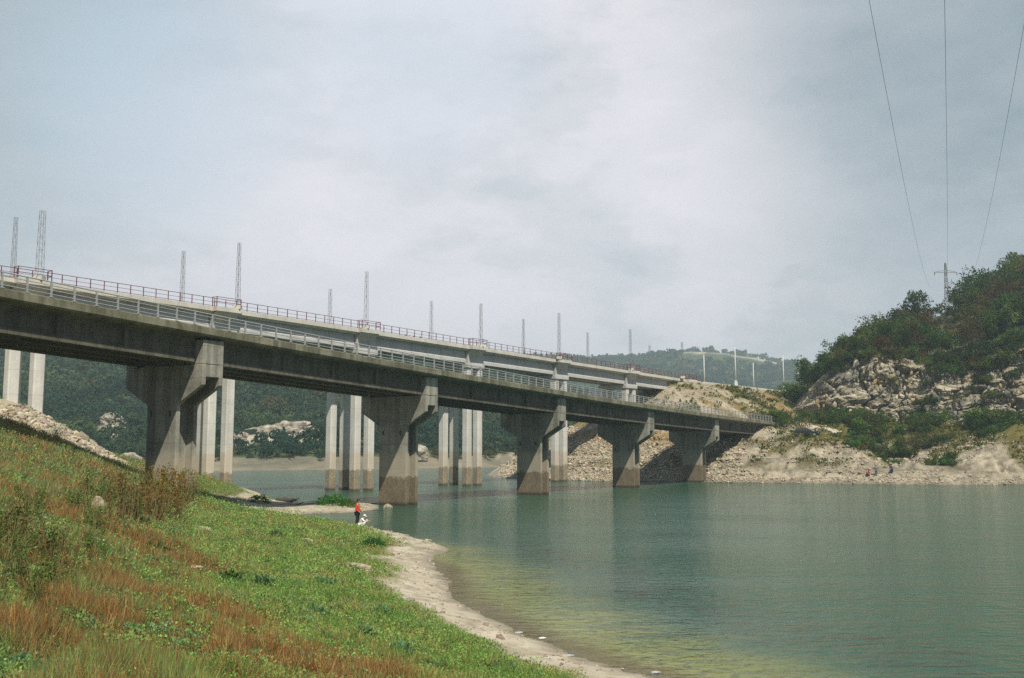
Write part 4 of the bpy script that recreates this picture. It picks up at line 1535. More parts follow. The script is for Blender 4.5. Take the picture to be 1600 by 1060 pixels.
def build_rocks():
    g = np.random.default_rng(5)
    x, y = sample(lambda X, Y: (z_left_riprap(X, Y) > z_bank(X, Y) - 0.05) & (z_left_riprap(X, Y) > -0.3) & (z_left_riprap(X, Y) < 9.6), 150000, -72, -28, 70, 122, g)
    rock_field('riprap', np.stack([x, y, z_bank(x, y) + 0.05], 1), g.gamma(1.6, 0.065, len(x)) + 0.07, 'loose pale limestone boulders covering the embankment left of the bridge', (0.40, 0.345, 0.26), seed=6)

    def okR(X, Y):
        z = z_right(X, Y, False)
        d1 = seg_dist(X, Y, [U6, UEND])
        return (z > 0) & (z < 9.6) & (X < 37 + 6 * fbm(X * .2, Y * .2, seed=12)) & (Y < 225)
    x, y = sample(okR, 80000, -2, 46, 158, 225, g)
    zz = z_right(x, y)
    keep = (np.abs(zz - 7.6) > 0.9) | (g.random(len(x)) < 0.3)
    x, y, zz = x[keep], y[keep], zz[keep]
    rock_field('bank_stones', np.stack([x, y, zz + 0.05], 1), g.gamma(1.3, 0.055, len(x)) + 0.06, 'pale rubble stones on the bank under the bridge ends', (0.42, 0.365, 0.275), seed=8)

    def okS(X, Y):
        z = z_right(X, Y, False)
        return (z > 0) & (z < 8.0) & ((fbm(X * .22, Y * .3, octaves=4, seed=14) > 0.48) | (z < 1.2))
    x, y = sample(okS, 30000, 40, 112, 148, 182, g)
    rock_field('scree_stones', np.stack([x, y, z_right(x, y) + 0.02], 1), g.gamma(0.8, 0.07, len(x)) + 0.04, 'small pale scree stones along the far shore', (0.38, 0.325, 0.24), seed=9)

    def okP(X, Y):
        sd = shore_d(X, Y)
        z = z_bank(X, Y)
        return (z > 0.0) & (z < 1.0) & (sd < 2.8 + 1.0 * fbm(X * .6, Y * .6, seed=8))
    x, y = sample(okP, 22000, -24, 8, 18, 100, g)
    rock_field('shore_pebbles', np.stack([x, y, z_bank(x, y)], 1), g.gamma(0.9, 0.026, len(x)) + 0.010, 'small pale pebbles and clods on the sandy shore', (0.34, 0.29, 0.215), seed=10)
    # single boulders one can point to
    for (px, py, zz, sz, lab) in [(152, 800, 3.2, (0.26, 0.2, 0.42), 'upright pale yellow stone in the weeds on the left bank'),
                                  (105, 792, 3.4, (0.28, 0.22, 0.14), 'flat pale stone in the weeds, left of the upright stone'),
                                  (118, 797, 3.4, (0.34, 0.24, 0.12), 'low buff stone in the weeds beside the upright stone'),
                                  (366, 790, 0.7, (0.6, 0.42, 0.36), 'smooth whitish boulder at the grass edge near the inlet'),
                                  (606, 791, 0.1, (0.45, 0.4, 0.34), 'mossy yellow boulder at the foot of the second pier'),
                                  (318, 828, 1.6, (0.42, 0.3, 0.22), 'rounded buff stone in the grass below the first pier'),
                                  (478, 848, 0.75, (0.4, 0.25, 0.16), 'small buff stone in the green grass behind the man in red'),
                                  (360, 913, 1.6, (0.30, 0.2, 0.05), 'flat buff slab in front of the dark green leafy clump'),
                                  (302, 888, 2.0, (0.3, 0.2, 0.06), 'flat pinkish slab half buried in the grass'),
                                  (668, 842, 0.12, (0.3, 0.2, 0.16), 'pale stone on the waterline at the sandy point')]:
        p = at(px, py, zz)
        z0 = float(z_bank(np.array([p[0]]), np.array([p[1]]))[0])
        bm = bmesh.new()
        bmesh.ops.create_icosphere(bm, subdivisions=3, radius=1.0)
        for v in bm.verts:
            n_ = float(fbm(np.array([v.co.x * 1.3 + px]), np.array([v.co.y * 1.3]), np.array([v.co.z * 1.3]), 4, 5)[0]) - 0.5
            v.co = v.co * (1 + n_ * 0.9)
            v.co.x *= sz[0]
            v.co.y *= sz[1]
            v.co.z *= sz[2]
        me = bpy.data.meshes.new('boulder')
        bm.to_mesh(me)
        bm.free()
        o = link_mesh('boulder', me, M['boulder'])
        o.location = (p[0], p[1], z0 + sz[2] * (0.45 if sz[2] > 0.3 else 0.15))
        tag(o, lab, 'rock')
    # eroded rock ledge on the sandy strip
    p = at(562, 893, 0.75)
    z0 = float(z_bank(np.array([p[0]]), np.array([p[1]]))[0])
    b = MB()
    for i in range(4):
        a0 = [(math.cos(t) * (0.85 - i * 0.12) * (1 + 0.35 * (fbm(np.array([math.cos(t) + i]), np.array([math.sin(t)]), seed=4)[0] - .5)), math.sin(t) * (0.42 - 0.05 * i)) for t in np.linspace(0, 2 * math.pi, 15)[:-1]]
        b.prism(a0, z0 - 0.25 + i * 0.13, z0 - 0.13 + i * 0.13, lambda u_, v_, t: (p[0] + u_ * 0.95 + v_ * 0.3, p[1] + v_ - u_ * 0.5, t - u_ * 0.10))
    tag(b.build('rock_ledge', M['boulder'], None, bevel=0.02), 'layered buff rock ledge jutting from the bank between grass and sand', 'rock')


M['boulder'] = plain('boulder_limestone', (0.31, 0.265, 0.185), 0.95, 0, 0.45, 5.0, 0.7)
build_rocks()

def build_cliff_blocks():
    g = np.random.default_rng(66)
    pts = []
    for i in range(600):
        px = g.uniform(1262, 1640)
        t = g.uniform(0.0, 1.05)
        x, y, z = hill_point(px, t)
        # follow the ribs and clefts of the face
        if fbm(np.array([x * .18]), np.array([z * .12]), octaves=3, seed=88)[0] < 0.46:
            continue
        pts.append((x, y - g.uniform(-0.6, 1.6), z))
    pts = np.array(pts)
    v0, f0 = rock_base()
    n = len(pts)
    sz = g.gamma(1.4, 0.09, n) + 0.10
    V = np.repeat(v0[None], n, 0) * (1 + g.uniform(-0.35, 0.35, (n, len(v0), 1)))
    V = V * (sz[:, None] * np.stack([g.uniform(0.7, 1.6, n), g.uniform(0.6, 1.0, n), g.uniform(0.7, 2.2, n)], 1))[:, None, :]
    V[..., 2] += V[..., 0] * g.uniform(-.2, .6, (n, 1))
    V = V + pts[:, None, :]
    Fc = (f0[None] + (np.arange(n) * len(v0))[:, None, None]).reshape(-1, 3)
    cols = np.array([(0.42, 0.38, 0.29), (0.30, 0.28, 0.235), (0.20, 0.195, 0.175), (0.46, 0.40, 0.27), (0.36, 0.26, 0.13), (0.13, 0.12, 0.10)])
    zone = fbm(pts[:, 0] * .12, pts[:, 2] * .10, octaves=3, seed=89)
    ci = np.clip((zone * 9 - 1.5 + g.normal(size=n) * 1.2).astype(int), 0, 5)
    c = np.repeat(cols[ci] * g.uniform(0.7, 1.25, (n, 1)), len(v0), 0)
    me = fast_mesh('cliff_blocks', V.reshape(-1, 3), Fc, c, k=3)
    tag(link_mesh('cliff_blocks', me, M['stone']), 'broken limestone blocks and ledges of the cliff face', None, None, 'stuff')


build_cliff_blocks()

# ------------------------------------------------------------------ vegetation on the near bank
def build_grass():
    g = np.random.default_rng(77)
    P, A, S, Ln, Wd, C = [], [], [], [], [], []

    def emit(x, y, kindw, n_per, spread, h, w, lean, col, rz=0.0):
        """n_per leaves around each point"""
        n = len(x)
        if n == 0:
            return
        xx = np.repeat(x, n_per) + g.normal(size=n * n_per) * np.repeat(spread, n_per)
        yy = np.repeat(y, n_per) + g.normal(size=n * n_per) * np.repeat(spread, n_per)
        z = z_bank(xx, yy)
        m = len(xx)
        a = np.stack([g.normal(size=m) * lean, g.normal(size=m) * lean, np.ones(m)], 1)
        a = unit(a)
        s = unit(np.cross(a, g.normal(size=(m, 3))))
        P.append(np.stack([xx, yy, z - 0.01 + rz * g.random(m) * np.repeat(h, n_per)], 1))
        A.append(a)
        S.append(s)
        Ln.append(np.repeat(h, n_per) * g.uniform(0.5, 1.3, m))
        Wd.append(np.repeat(w, n_per) * g.uniform(0.6, 1.4, m))
        C.append(np.repeat(col, n_per, 0) * g.uniform(0.55, 1.35, (m, 1)) * (1 + g.uniform(-.13, .13, (m, 3))))

    pal = {'green': (0.165, 0.245, 0.068), 'green2': (0.112, 0.172, 0.042), 'yel': (0.21, 0.215, 0.075), 'olive': (0.145, 0.14, 0.06),
           'red': (0.18, 0.08, 0.036), 'straw': (0.33, 0.245, 0.125), 'dark': (0.04, 0.075, 0.022), 'blue': (0.12, 0.19, 0.085)}
    pal = {k: np.array(v) * 1.72 for k, v in pal.items()}
    brown_c = [(at(430, 1030, 2.3), 3.0), (at(520, 1050, 2.0), 2.0), (at(330, 960, 2.2), 2.0), (at(150, 960, 3.0), 1.3), (at(90, 870, 3.4), 2.6), (at(30, 1000, 3.3), 1.2), (at(240, 870, 2.3), 2.6), (at(70, 780, 4.0), 4.0), (at(40, 700, 5.4), 6.0)]

    for (y0, y1, x0, x1, dens, sc) in [(6, 14, -9, 3.5, 700, 0.6), (14, 22, -13, 3.5, 380, 0.75), (22, 34, -20, 2, 170, 1.0), (34, 52, -30, 0, 60, 1.4), (52, 78, -46, -4, 26, 1.9), (78, 112, -60, -10, 14, 2.3)]:
        n = int((y1 - y0) * (x1 - x0) * dens)
        x = g.uniform(x0, x1, n)
        y = g.uniform(y0, y1, n)
        inview = np.abs(x / y) < 0.62
        x, y = x[inview], y[inview]
        sd = shore_d(x, y)
        z = z_bank(x, y)
        n1 = fbm(x * 0.7, y * 0.7, octaves=4, seed=8)
        cov = sstep(2.1, 3.4, sd + (n1 - 0.5) * 2.2)
        rip = z_left_riprap(x, y) > z - 0.06
        spit = (y > 80) & (z < 1.2)
        cov = np.where(spit, sstep(0.58, 0.66, fbm(x * 0.35, y * 0.35, seed=19)) * (z > .15), cov)
        cov = np.where(rip, 0.05, cov)
        ok = (g.random(len(x)) < cov) & (z > 0.08)
        x, y, sd, z = x[ok], y[ok], sd[ok], z[ok]
        f1 = fbm(x * 0.45, y * 0.35, octaves=4, seed=201)
        f2 = fbm(x * 0.9 + 30, y * 0.7, octaves=4, seed=203)
        f3 = fbm(x * 0.22 + 9, y * 0.16, octaves=3, seed=207)
        px = 800 + F_PX * x / y                                   # bearing, used as a left-right scale of the meadow
        leftness = 1 - sstep(-0.42, -0.22, x / y)
        bp = np.zeros(len(x))
        for (c, r_) in brown_c:
            bp = np.maximum(bp, 1 - sstep(0.35, 1.0, np.hypot(x - c[0], (y - c[1]) * 0.8) / r_ + (f2 - 0.5) * 0.9))
        redness = np.clip(bp * 0.85 + sstep(0.50, 0.62, f1) * (0.10 + 0.62 * leftness) + sstep(0.56, 0.64, f3) * 0.15 * (sd > 7), 0, 0.85)
        u = g.random(len(x))
        col = np.where((g.random(len(x)) < 0.5)[:, None], pal['green'], pal['green2'])
        col = np.where((f2 > 0.53)[:, None] & (g.random(len(x)) < 0.6)[:, None], pal['yel'], col)
        col = np.where((leftness > 0.5)[:, None] & (g.random(len(x)) < 0.55)[:, None], pal['olive'], col)
        far_left = ((x / y) < -0.36) & (y > 26)
        col = np.where(far_left[:, None] & (g.random(len(x)) < 0.6)[:, None], pal['olive'] * np.array([1.25, 1.15, 1.2]), col)
        isred = u < redness
        v = g.random(len(x))
        rc = np.where((v < 0.45)[:, None], pal['red'], np.where((v < 0.75)[:, None], pal['straw'] * np.array([.85, .72, .55]), pal['olive']))
        col = np.where(isred[:, None], rc, col)
        f4 = fbm(x * 1.7 + 5, y * 1.3, octaves=3, seed=211)
        hh = (0.05 + 0.22 * sstep(0.35, 0.7, f4)) * (1 + 0.3 * isred * bp) * (1 + 0.5 * leftness * sstep(3.5, 9, sd)) * (1 + (0.5 if y0 >= 34 else 0) * far_left)
        hh = hh * np.clip(sd / 4.0, 0.5, 1.0)
        # blades
        emit(x, y, None, 3, np.full(len(x), 0.05 * sc), hh, np.full(len(x), 0.016 * sc ** 1.5), 0.45, col)
        # broad leaves
        lf = ~isred | (g.random(len(x)) < 0.35)
        emit(x[lf], y[lf], None, 3, np.full(lf.sum(), 0.07 * sc), 0.055 * sc ** 0.8 * np.ones(lf.sum()), 0.034 * sc ** 0.8 * np.ones(lf.sum()), 1.4, col[lf] * 1.05, 2.2)
        rl = isred & (g.random(len(x)) < 0.6)
        emit(x[rl], y[rl], None, 3, np.full(rl.sum(), 0.06 * sc), 0.05 * sc ** .8 * np.ones(rl.sum()), 0.026 * sc ** .8 * np.ones(rl.sum()), 1.2, col[rl], 3.5)
        # taller leafy clumps
        cl = (g.random(len(x)) < 0.018 * (0.6 + 1.6 * leftness)) & (sd > 3.4)
        ccol = np.where((g.random(cl.sum()) < 0.5)[:, None], pal['green'], np.where((g.random(cl.sum()) < 0.5)[:, None], pal['blue'], pal['dark'] * 1.6))
        emit(x[cl], y[cl], None, 34, np.full(cl.sum(), 0.10 * sc), (0.065 * sc ** .8 * np.ones(cl.sum())), 0.042 * sc ** .8 * np.ones(cl.sum()), 1.0, ccol, 4.4)
        # upright seed stalks, brown and straw
        st = (g.random(len(x)) < 0.05 + 0.32 * bp + 0.10 * leftness)
        colst = np.where((g.random(st.sum()) < 0.5)[:, None], pal['straw'] * np.array([.8, .68, .5]), pal['red'] * 1.1)
        emit(x[st], y[st], None, 1, np.full(st.sum(), 0.02), np.minimum(hh[st] * (1.25 + 0.3 * bp[st]), 0.42), np.full(st.sum(), 0.013 * sc ** 1.4), 0.16, colst)
    P, A, S = np.concatenate(P), np.concatenate(A), np.concatenate(S)
    Ln, Wd, C = np.concatenate(Ln), np.concatenate(Wd), np.concatenate(C)
    v, f = cards(P, A, S, Ln, Wd)
    me = fast_mesh('grass', v, f, np.repeat(C, 4, 0))
    print('grass leaves', len(P))
    tag(link_mesh('grass', me, M['grass']), 'green and rust-brown meadow grass and weeds on the near bank', 'grass', None, 'stuff')


build_grass()


def plant_mesh(name, n, h, r, leaf, cols, seed, upright=0.5, stems=5, dome=False):
    g = np.random.default_rng(seed)
    if dome:
        d = unit(g.normal(size=(n, 3)))
        d[:, 2] = np.abs(d[:, 2])
        P = d * np.array([r, r, h]) * g.uniform(0.5, 1.0, (n, 1))
        a = unit(d + g.normal(size=(n, 3)) * 0.6)
    else:
        st = g.integers(0, stems, n)
        base = g.normal(size=(stems, 2)) * r * 0.5
        lean = g.normal(size=(stems, 2)) * 0.15
        t = g.uniform(0.08, 1.0, n)
        P = np.stack([base[st, 0] + lean[st, 0] * t * h, base[st, 1] + lean[st, 1] * t * h, t * h * g.uniform(.85, 1.0, stems)[st]], 1)
        P[:, :2] += g.normal(size=(n, 2)) * r * 0.12
        a = unit(np.stack([g.normal(size=n), g.normal(size=n), np.full(n, upright)], 1))
    s = unit(np.cross(a, g.normal(size=(n, 3))))
    L_ = leaf * g.uniform(0.6, 1.4, n)
    v, f = cards(P, a, s, L_, L_ * 0.5)
    c = np.array(cols)[g.integers(0, len(cols), n)] * g.uniform(0.6, 1.35, (n, 1))
    me = fast_mesh(name, v, f, np.repeat(c, 4, 0))
    me.materials.append(M['leaf'])
    return me


def stem_mesh(h, r, seed, n=5):
    g = np.random.default_rng(seed)
    b = MB()
    for i in range(n):
        x, y = g.normal(size=2) * r * 0.5
        lx, ly = g.normal(size=2) * 0.15 * h
        b.tube([(x * .6, y * .6, -0.05), (x + lx * .5, y + ly * .5, h * .5), (x + lx, y + ly, h * .98)], [0.016, 0.012, 0.006], 4)
    me = bpy.data.meshes.new('stem')
    me.from_pydata(b.v, [], b.f)
    me.materials.append(M['dry_stem'])
    return me


def build_plants():
    g = np.random.default_rng(15)
    rust = [plant_mesh('foliage', 420, 1.25, 0.30, 0.065, [(0.20, 0.095, 0.04), (0.15, 0.08, 0.035), (0.16, 0.15, 0.05)], 300 + i, 1.2, 6) for i in range(3)]
    gold = [plant_mesh('foliage', 420, 1.15, 0.34, 0.075, [(0.30, 0.20, 0.05), (0.17, 0.17, 0.04), (0.22, 0.13, 0.04)], 310 + i, 1.0, 7) for i in range(3)]
    grn = [plant_mesh('foliage', 420, 1.0, 0.4, 0.085, [(0.13, 0.20, 0.05), (0.10, 0.155, 0.04), (0.17, 0.20, 0.065)], 320 + i, 0.7, 6) for i in range(3)]
    stems = [stem_mesh(1.1, 0.4, 330 + i) for i in range(3)]
    dome = [plant_mesh('foliage', 260, 0.32, 0.45, 0.12, [(0.045, 0.12, 0.03), (0.06, 0.15, 0.035)], 340 + i, dome=True) for i in range(2)]
    blue = [plant_mesh('foliage', 240, 0.3, 0.5, 0.15, [(0.13, 0.24, 0.10), (0.10, 0.20, 0.085), (0.16, 0.27, 0.13)], 350 + i, dome=True) for i in range(2)]
    bush = [plant_mesh('foliage', 900, 1.1, 1.5, 0.22, [(0.05, 0.15, 0.025), (0.075, 0.19, 0.035), (0.10, 0.21, 0.04)], 360 + i, dome=True) for i in range(2)]

    def put(name, px, py, zz, mesh, label, cat, group=None, sc=1.0, stem=None):
        p = at(px, py, zz)
        for _ in range(5):
            z0 = float(z_bank(np.array([p[0]]), np.array([p[1]]))[0])
            p = at(px, py, z0) if abs(z0 - EYE) > 0.6 else p
        z0 = float(z_bank(np.array([p[0]]), np.array([p[1]]))[0])
        r = empty(name, (p[0], p[1], z0 - 0.02), label, cat, group)
        o = bpy.data.objects.new('foliage', mesh)
        o.parent = r
        COL.objects.link(o)
        if stem is not None:
            s = bpy.data.objects.new('stem', stem)
            s.parent = r
            COL.objects.link(s)
        r.scale = (sc, sc, sc * g.uniform(0.85, 1.2))
        r.rotation_euler = (0, 0, g.uniform(0, 6.28))
    # tall weeds round the foot of the first pier
    for i, px in enumerate([192, 206, 221, 196, 214, 298, 303, 180, 55, 40, 70, 200, 190, 228, 208, 186, 62, 30]):
        py = [806, 812, 800, 822, 826, 792, 786, 800, 815, 800, 798, 800, 815, 808, 796, 825, 805, 810][i]
        put('dock_weed' if i % 2 else 'green_weed', px, py, 2.4, (rust if i % 2 else grn)[i % 3], 'tall rust-brown dock weed with dead seed heads on the left bank' if i % 2 else 'leafy green weed standing among the brown grass on the left bank', 'weed', 'rust-brown dock weeds' if i % 2 else 'leafy green weeds', g.uniform(1.0, 1.5) * (0.8 if px > 290 else (0.55 if px < 100 else 1)), stems[i % 3])
    for i, (px, py) in enumerate([(236, 786), (250, 790), (262, 783), (272, 794), (228, 795), (284, 788), (240, 776), (256, 778), (170, 790), (262, 800), (246, 802), (278, 782), (290, 780), (232, 778), (219, 781), (205, 786)]):
        put('golden_weed', px, py, 2.2, gold[i % 3], 'golden yellowing weed at the foot of the first bridge pier', 'weed', 'golden weeds by the first pier', g.uniform(1.2, 1.8), stems[i % 3])
    for i, (px, py) in enumerate([(140, 790), (160, 785), (175, 812), (130, 812), (290, 798), (212, 780), (110, 805), (30, 905), (60, 930), (18, 880), (75, 905), (235, 812), (100, 930), (130, 1010), (100, 985)]):
        put('green_weed', px, py, 2.6, grn[i % 3], 'leafy green weed standing among the brown grass on the left bank', 'weed', 'leafy green weeds', g.uniform(0.6, 1.0) * (0.45 if py > 860 else 1.0), stems[i % 3])
    # ragged tall weeds along the left side of the bank
    spots = [(g.uniform(-20, 175), g.uniform(742, 960)) for _ in range(46)] + [(g.uniform(100, 305), g.uniform(775, 806)) for _ in range(22)]
    for i, (px, py) in enumerate(spots):
        near = 1.0 if py < 815 else (0.8 if py < 870 else 0.55)
        if i % 3 == 0:
            put('dock_weed', px, py, 3.0, rust[i % 3], 'tall rust-brown dock weed with dead seed heads on the left bank', 'weed', 'rust-brown dock weeds', g.uniform(0.6, 1.1) * near, stems[i % 3])
        else:
            put('green_weed', px, py, 3.0, grn[i % 3], 'leafy green weed standing among the brown grass on the left bank', 'weed', 'leafy green weeds', g.uniform(0.55, 1.15) * near, stems[i % 3])
    put('leafy_clump', 356, 905, 1.6, dome[0], 'dark green rounded leafy clump beside the flat buff slab in the meadow', 'plant', None, 1.05)
    put('leafy_clump', 214, 825, 2.5, dome[1], 'bright broad-leaved clump below the dock weeds on the left bank', 'plant', None, 1.2)
    put('leafy_clump', 585, 855, 0.45, dome[1], 'small dark green clump on the grass edge by the sand, near the two people', 'plant', None, 1.3)
    put('leafy_clump', 240, 865, 2.0, dome[0], 'low green clump alone in the rusty part of the meadow', 'plant', None, 0.9)
    for i, (px, py) in enumerate([(410, 915), (490, 965), (560, 995), (620, 1030), (665, 1045), (505, 915), (430, 840), (320, 970), (595, 960), (25, 1050), (135, 1055)]):
        put('thistle_rosette', px, py, 1.2, blue[i % 2], 'pale blue-green leafy rosette in the meadow grass', 'plant', 'pale rosettes in the meadow', g.uniform(0.75, 1.1) * (0.75 if py > 950 else 1))
    put('grass_bush', 520, 789, 0.2, bush[0], 'low bright green bush on the spit in front of the far columns', 'bush', None, 1.05)
    put('grass_bush', 545, 790, 0.2, bush[1], 'small bright green bush at the tip of the spit', 'bush', None, 0.6)
    put('grass_bush', 405, 787, 0.4, bush[1], 'dark green bush at the water edge left of the log', 'bush', None, 0.75)


build_plants()

# ------------------------------------------------------------------ trees and shrubs of the right bank
def tree_crown(seed, nq, leaf, tall=1.0, conifer=False, bare=0.0):
    g = np.random.default_rng(seed)
    if conifer:
        t = g.random(nq) ** 0.7
        z = 0.15 + t * 0.85
        lay = np.floor(z * 9) / 9
        rr = (1.02 - lay) * 0.42 * (0.55 + 0.45 * np.cos(g.uniform(0, 6.28, nq) * 1) ** 2) + 0.03
        th = g.uniform(0, 6.28, nq)
        rad = rr * np.sqrt(g.uniform(0.15, 1, nq))
        P = np.stack([rad * np.cos(th), rad * np.sin(th), z - rad * 0.25], 1)
        d = unit(np.stack([np.cos(th), np.sin(th), np.full(nq, -0.2)], 1))
        A = unit(d + g.normal(size=(nq, 3)) * 0.4)
        S = unit(np.cross(A, g.normal(size=(nq, 3))))
    else:
        nl = 13
        cen = np.stack([g.normal(size=nl) * 0.27, g.normal(size=nl) * 0.27, g.uniform(0.38, 0.88, nl)], 1)
        rad = g.uniform(0.13, 0.27, nl)
        pick = g.integers(0, nl, nq)
        d = unit(g.normal(size=(nq, 3)))
        P = cen[pick] + d * (rad[pick] * g.uniform(0.35, 1.1, nq) ** 0.6)[:, None]
        P[:, 2] *= tall
        A = unit(d * 0.6 + g.normal(size=(nq, 3)) * 0.8)
        S = unit(np.cross(A, d + g.normal(size=(nq, 3)) * 0.5))
    L_ = leaf * g.uniform(0.6, 1.4, nq)
    return P, A, S, L_, (pick if not conifer else (lay * 9).astype(int))


def tree_variant(seed, nq, leaf, cols, conifer=False, tall=1.0):
    g = np.random.default_rng(seed + 1)
    P, A, S, L_, grp = tree_crown(seed, nq, leaf, tall, conifer)
    v, f = cards(P, A, S, L_, L_ * (0.35 if conifer else 0.72))
    tone = g.uniform(0.65, 1.4, 20)
    ci = g.integers(0, len(cols), 20)
    c = np.array(cols)[ci[grp]] * tone[grp][:, None] * g.uniform(0.7, 1.3, (nq, 1))
    me = fast_mesh('crown', v, f, np.repeat(c, 4, 0))
    me.materials.append(M['leaf'])
    b = MB()
    b.tube([(0, 0, -0.12), (0.015, 0, 0.25), (-0.01, 0.01, 0.55), (0, 0, 0.85)], [0.035, 0.026, 0.017, 0.006], 6)
    for i in range(6):
        th = g.uniform(0, 6.28)
        z0 = g.uniform(0.25, 0.6)
        l = 0.25 if not conifer else 0.12
        b.tube([(0, 0, z0), (math.cos(th) * l * .6, math.sin(th) * l * .6, z0 + 0.1), (math.cos(th) * l, math.sin(th) * l, z0 + 0.22)], [0.014, 0.009, 0.004], 4)
    tm = bpy.data.meshes.new('trunk')
    tm.from_pydata(b.v, [], b.f)
    tm.materials.append(M['bark'])
    return me, tm


DG = [(0.035, 0.075, 0.018), (0.05, 0.10, 0.024), (0.028, 0.058, 0.016)]
MG = [(0.07, 0.12, 0.026), (0.05, 0.1, 0.022), (0.10, 0.13, 0.03)]
RB = [(0.10, 0.06, 0.024), (0.075, 0.06, 0.022), (0.12, 0.075, 0.028), (0.06, 0.07, 0.02)]
OL = [(0.11, 0.115, 0.035), (0.08, 0.095, 0.028), (0.14, 0.13, 0.05)]
BG = [(0.055, 0.14, 0.03), (0.08, 0.17, 0.035), (0.045, 0.11, 0.025)]
VAR = {
    'dark': [tree_variant(700 + i, 1500, 0.065, DG) for i in range(4)],
    'green': [tree_variant(720 + i, 1500, 0.065, MG) for i in range(4)],
    'russet': [tree_variant(740 + i, 1300, 0.06, RB) for i in range(3)],
    'olive': [tree_variant(760 + i, 1200, 0.06, OL) for i in range(3)],
    'bright': [tree_variant(780 + i, 1300, 0.075, BG) for i in range(3)],
    'conifer': [tree_variant(800 + i, 1500, 0.075, [(0.018, 0.045, 0.014), (0.026, 0.058, 0.018)], True) for i in range(2)],
}
WORDS = {'dark': ('broadleaf_tree', 'dark green'), 'green': ('broadleaf_tree', 'mid green'), 'russet': ('broadleaf_tree', 'russet brown'),
         'olive': ('broadleaf_tree', 'dry olive'), 'bright': ('shrub', 'bright green'), 'conifer': ('conifer', 'nearly black-green')}
gt = np.random.default_rng(91)


def place_tree(kind, loc, h, wid, name, label, cat, group):
    crown, trunk = VAR[kind][gt.integers(0, len(VAR[kind]))]
    r = empty(name, loc, label, cat, group)
    for nm, me in (('trunk', trunk), ('crown', crown)):
        o = bpy.data.objects.new(nm, me)
        o.parent = r
        COL.objects.link(o)
    r.scale = (wid, wid, h)
    r.rotation_euler = (gt.normal() * 0.04, gt.normal() * 0.04, gt.uniform(0, 6.28))
    return r


def ground_at(px, py, d0, d1):
    d = np.arange(d0, d1, 0.5)
    x = (px - 800) / F_PX * d
    y = 700 - (z_right(x, d, False) - EYE) / d * F_PX
    return float(d[np.argmin(np.abs(y - py))])


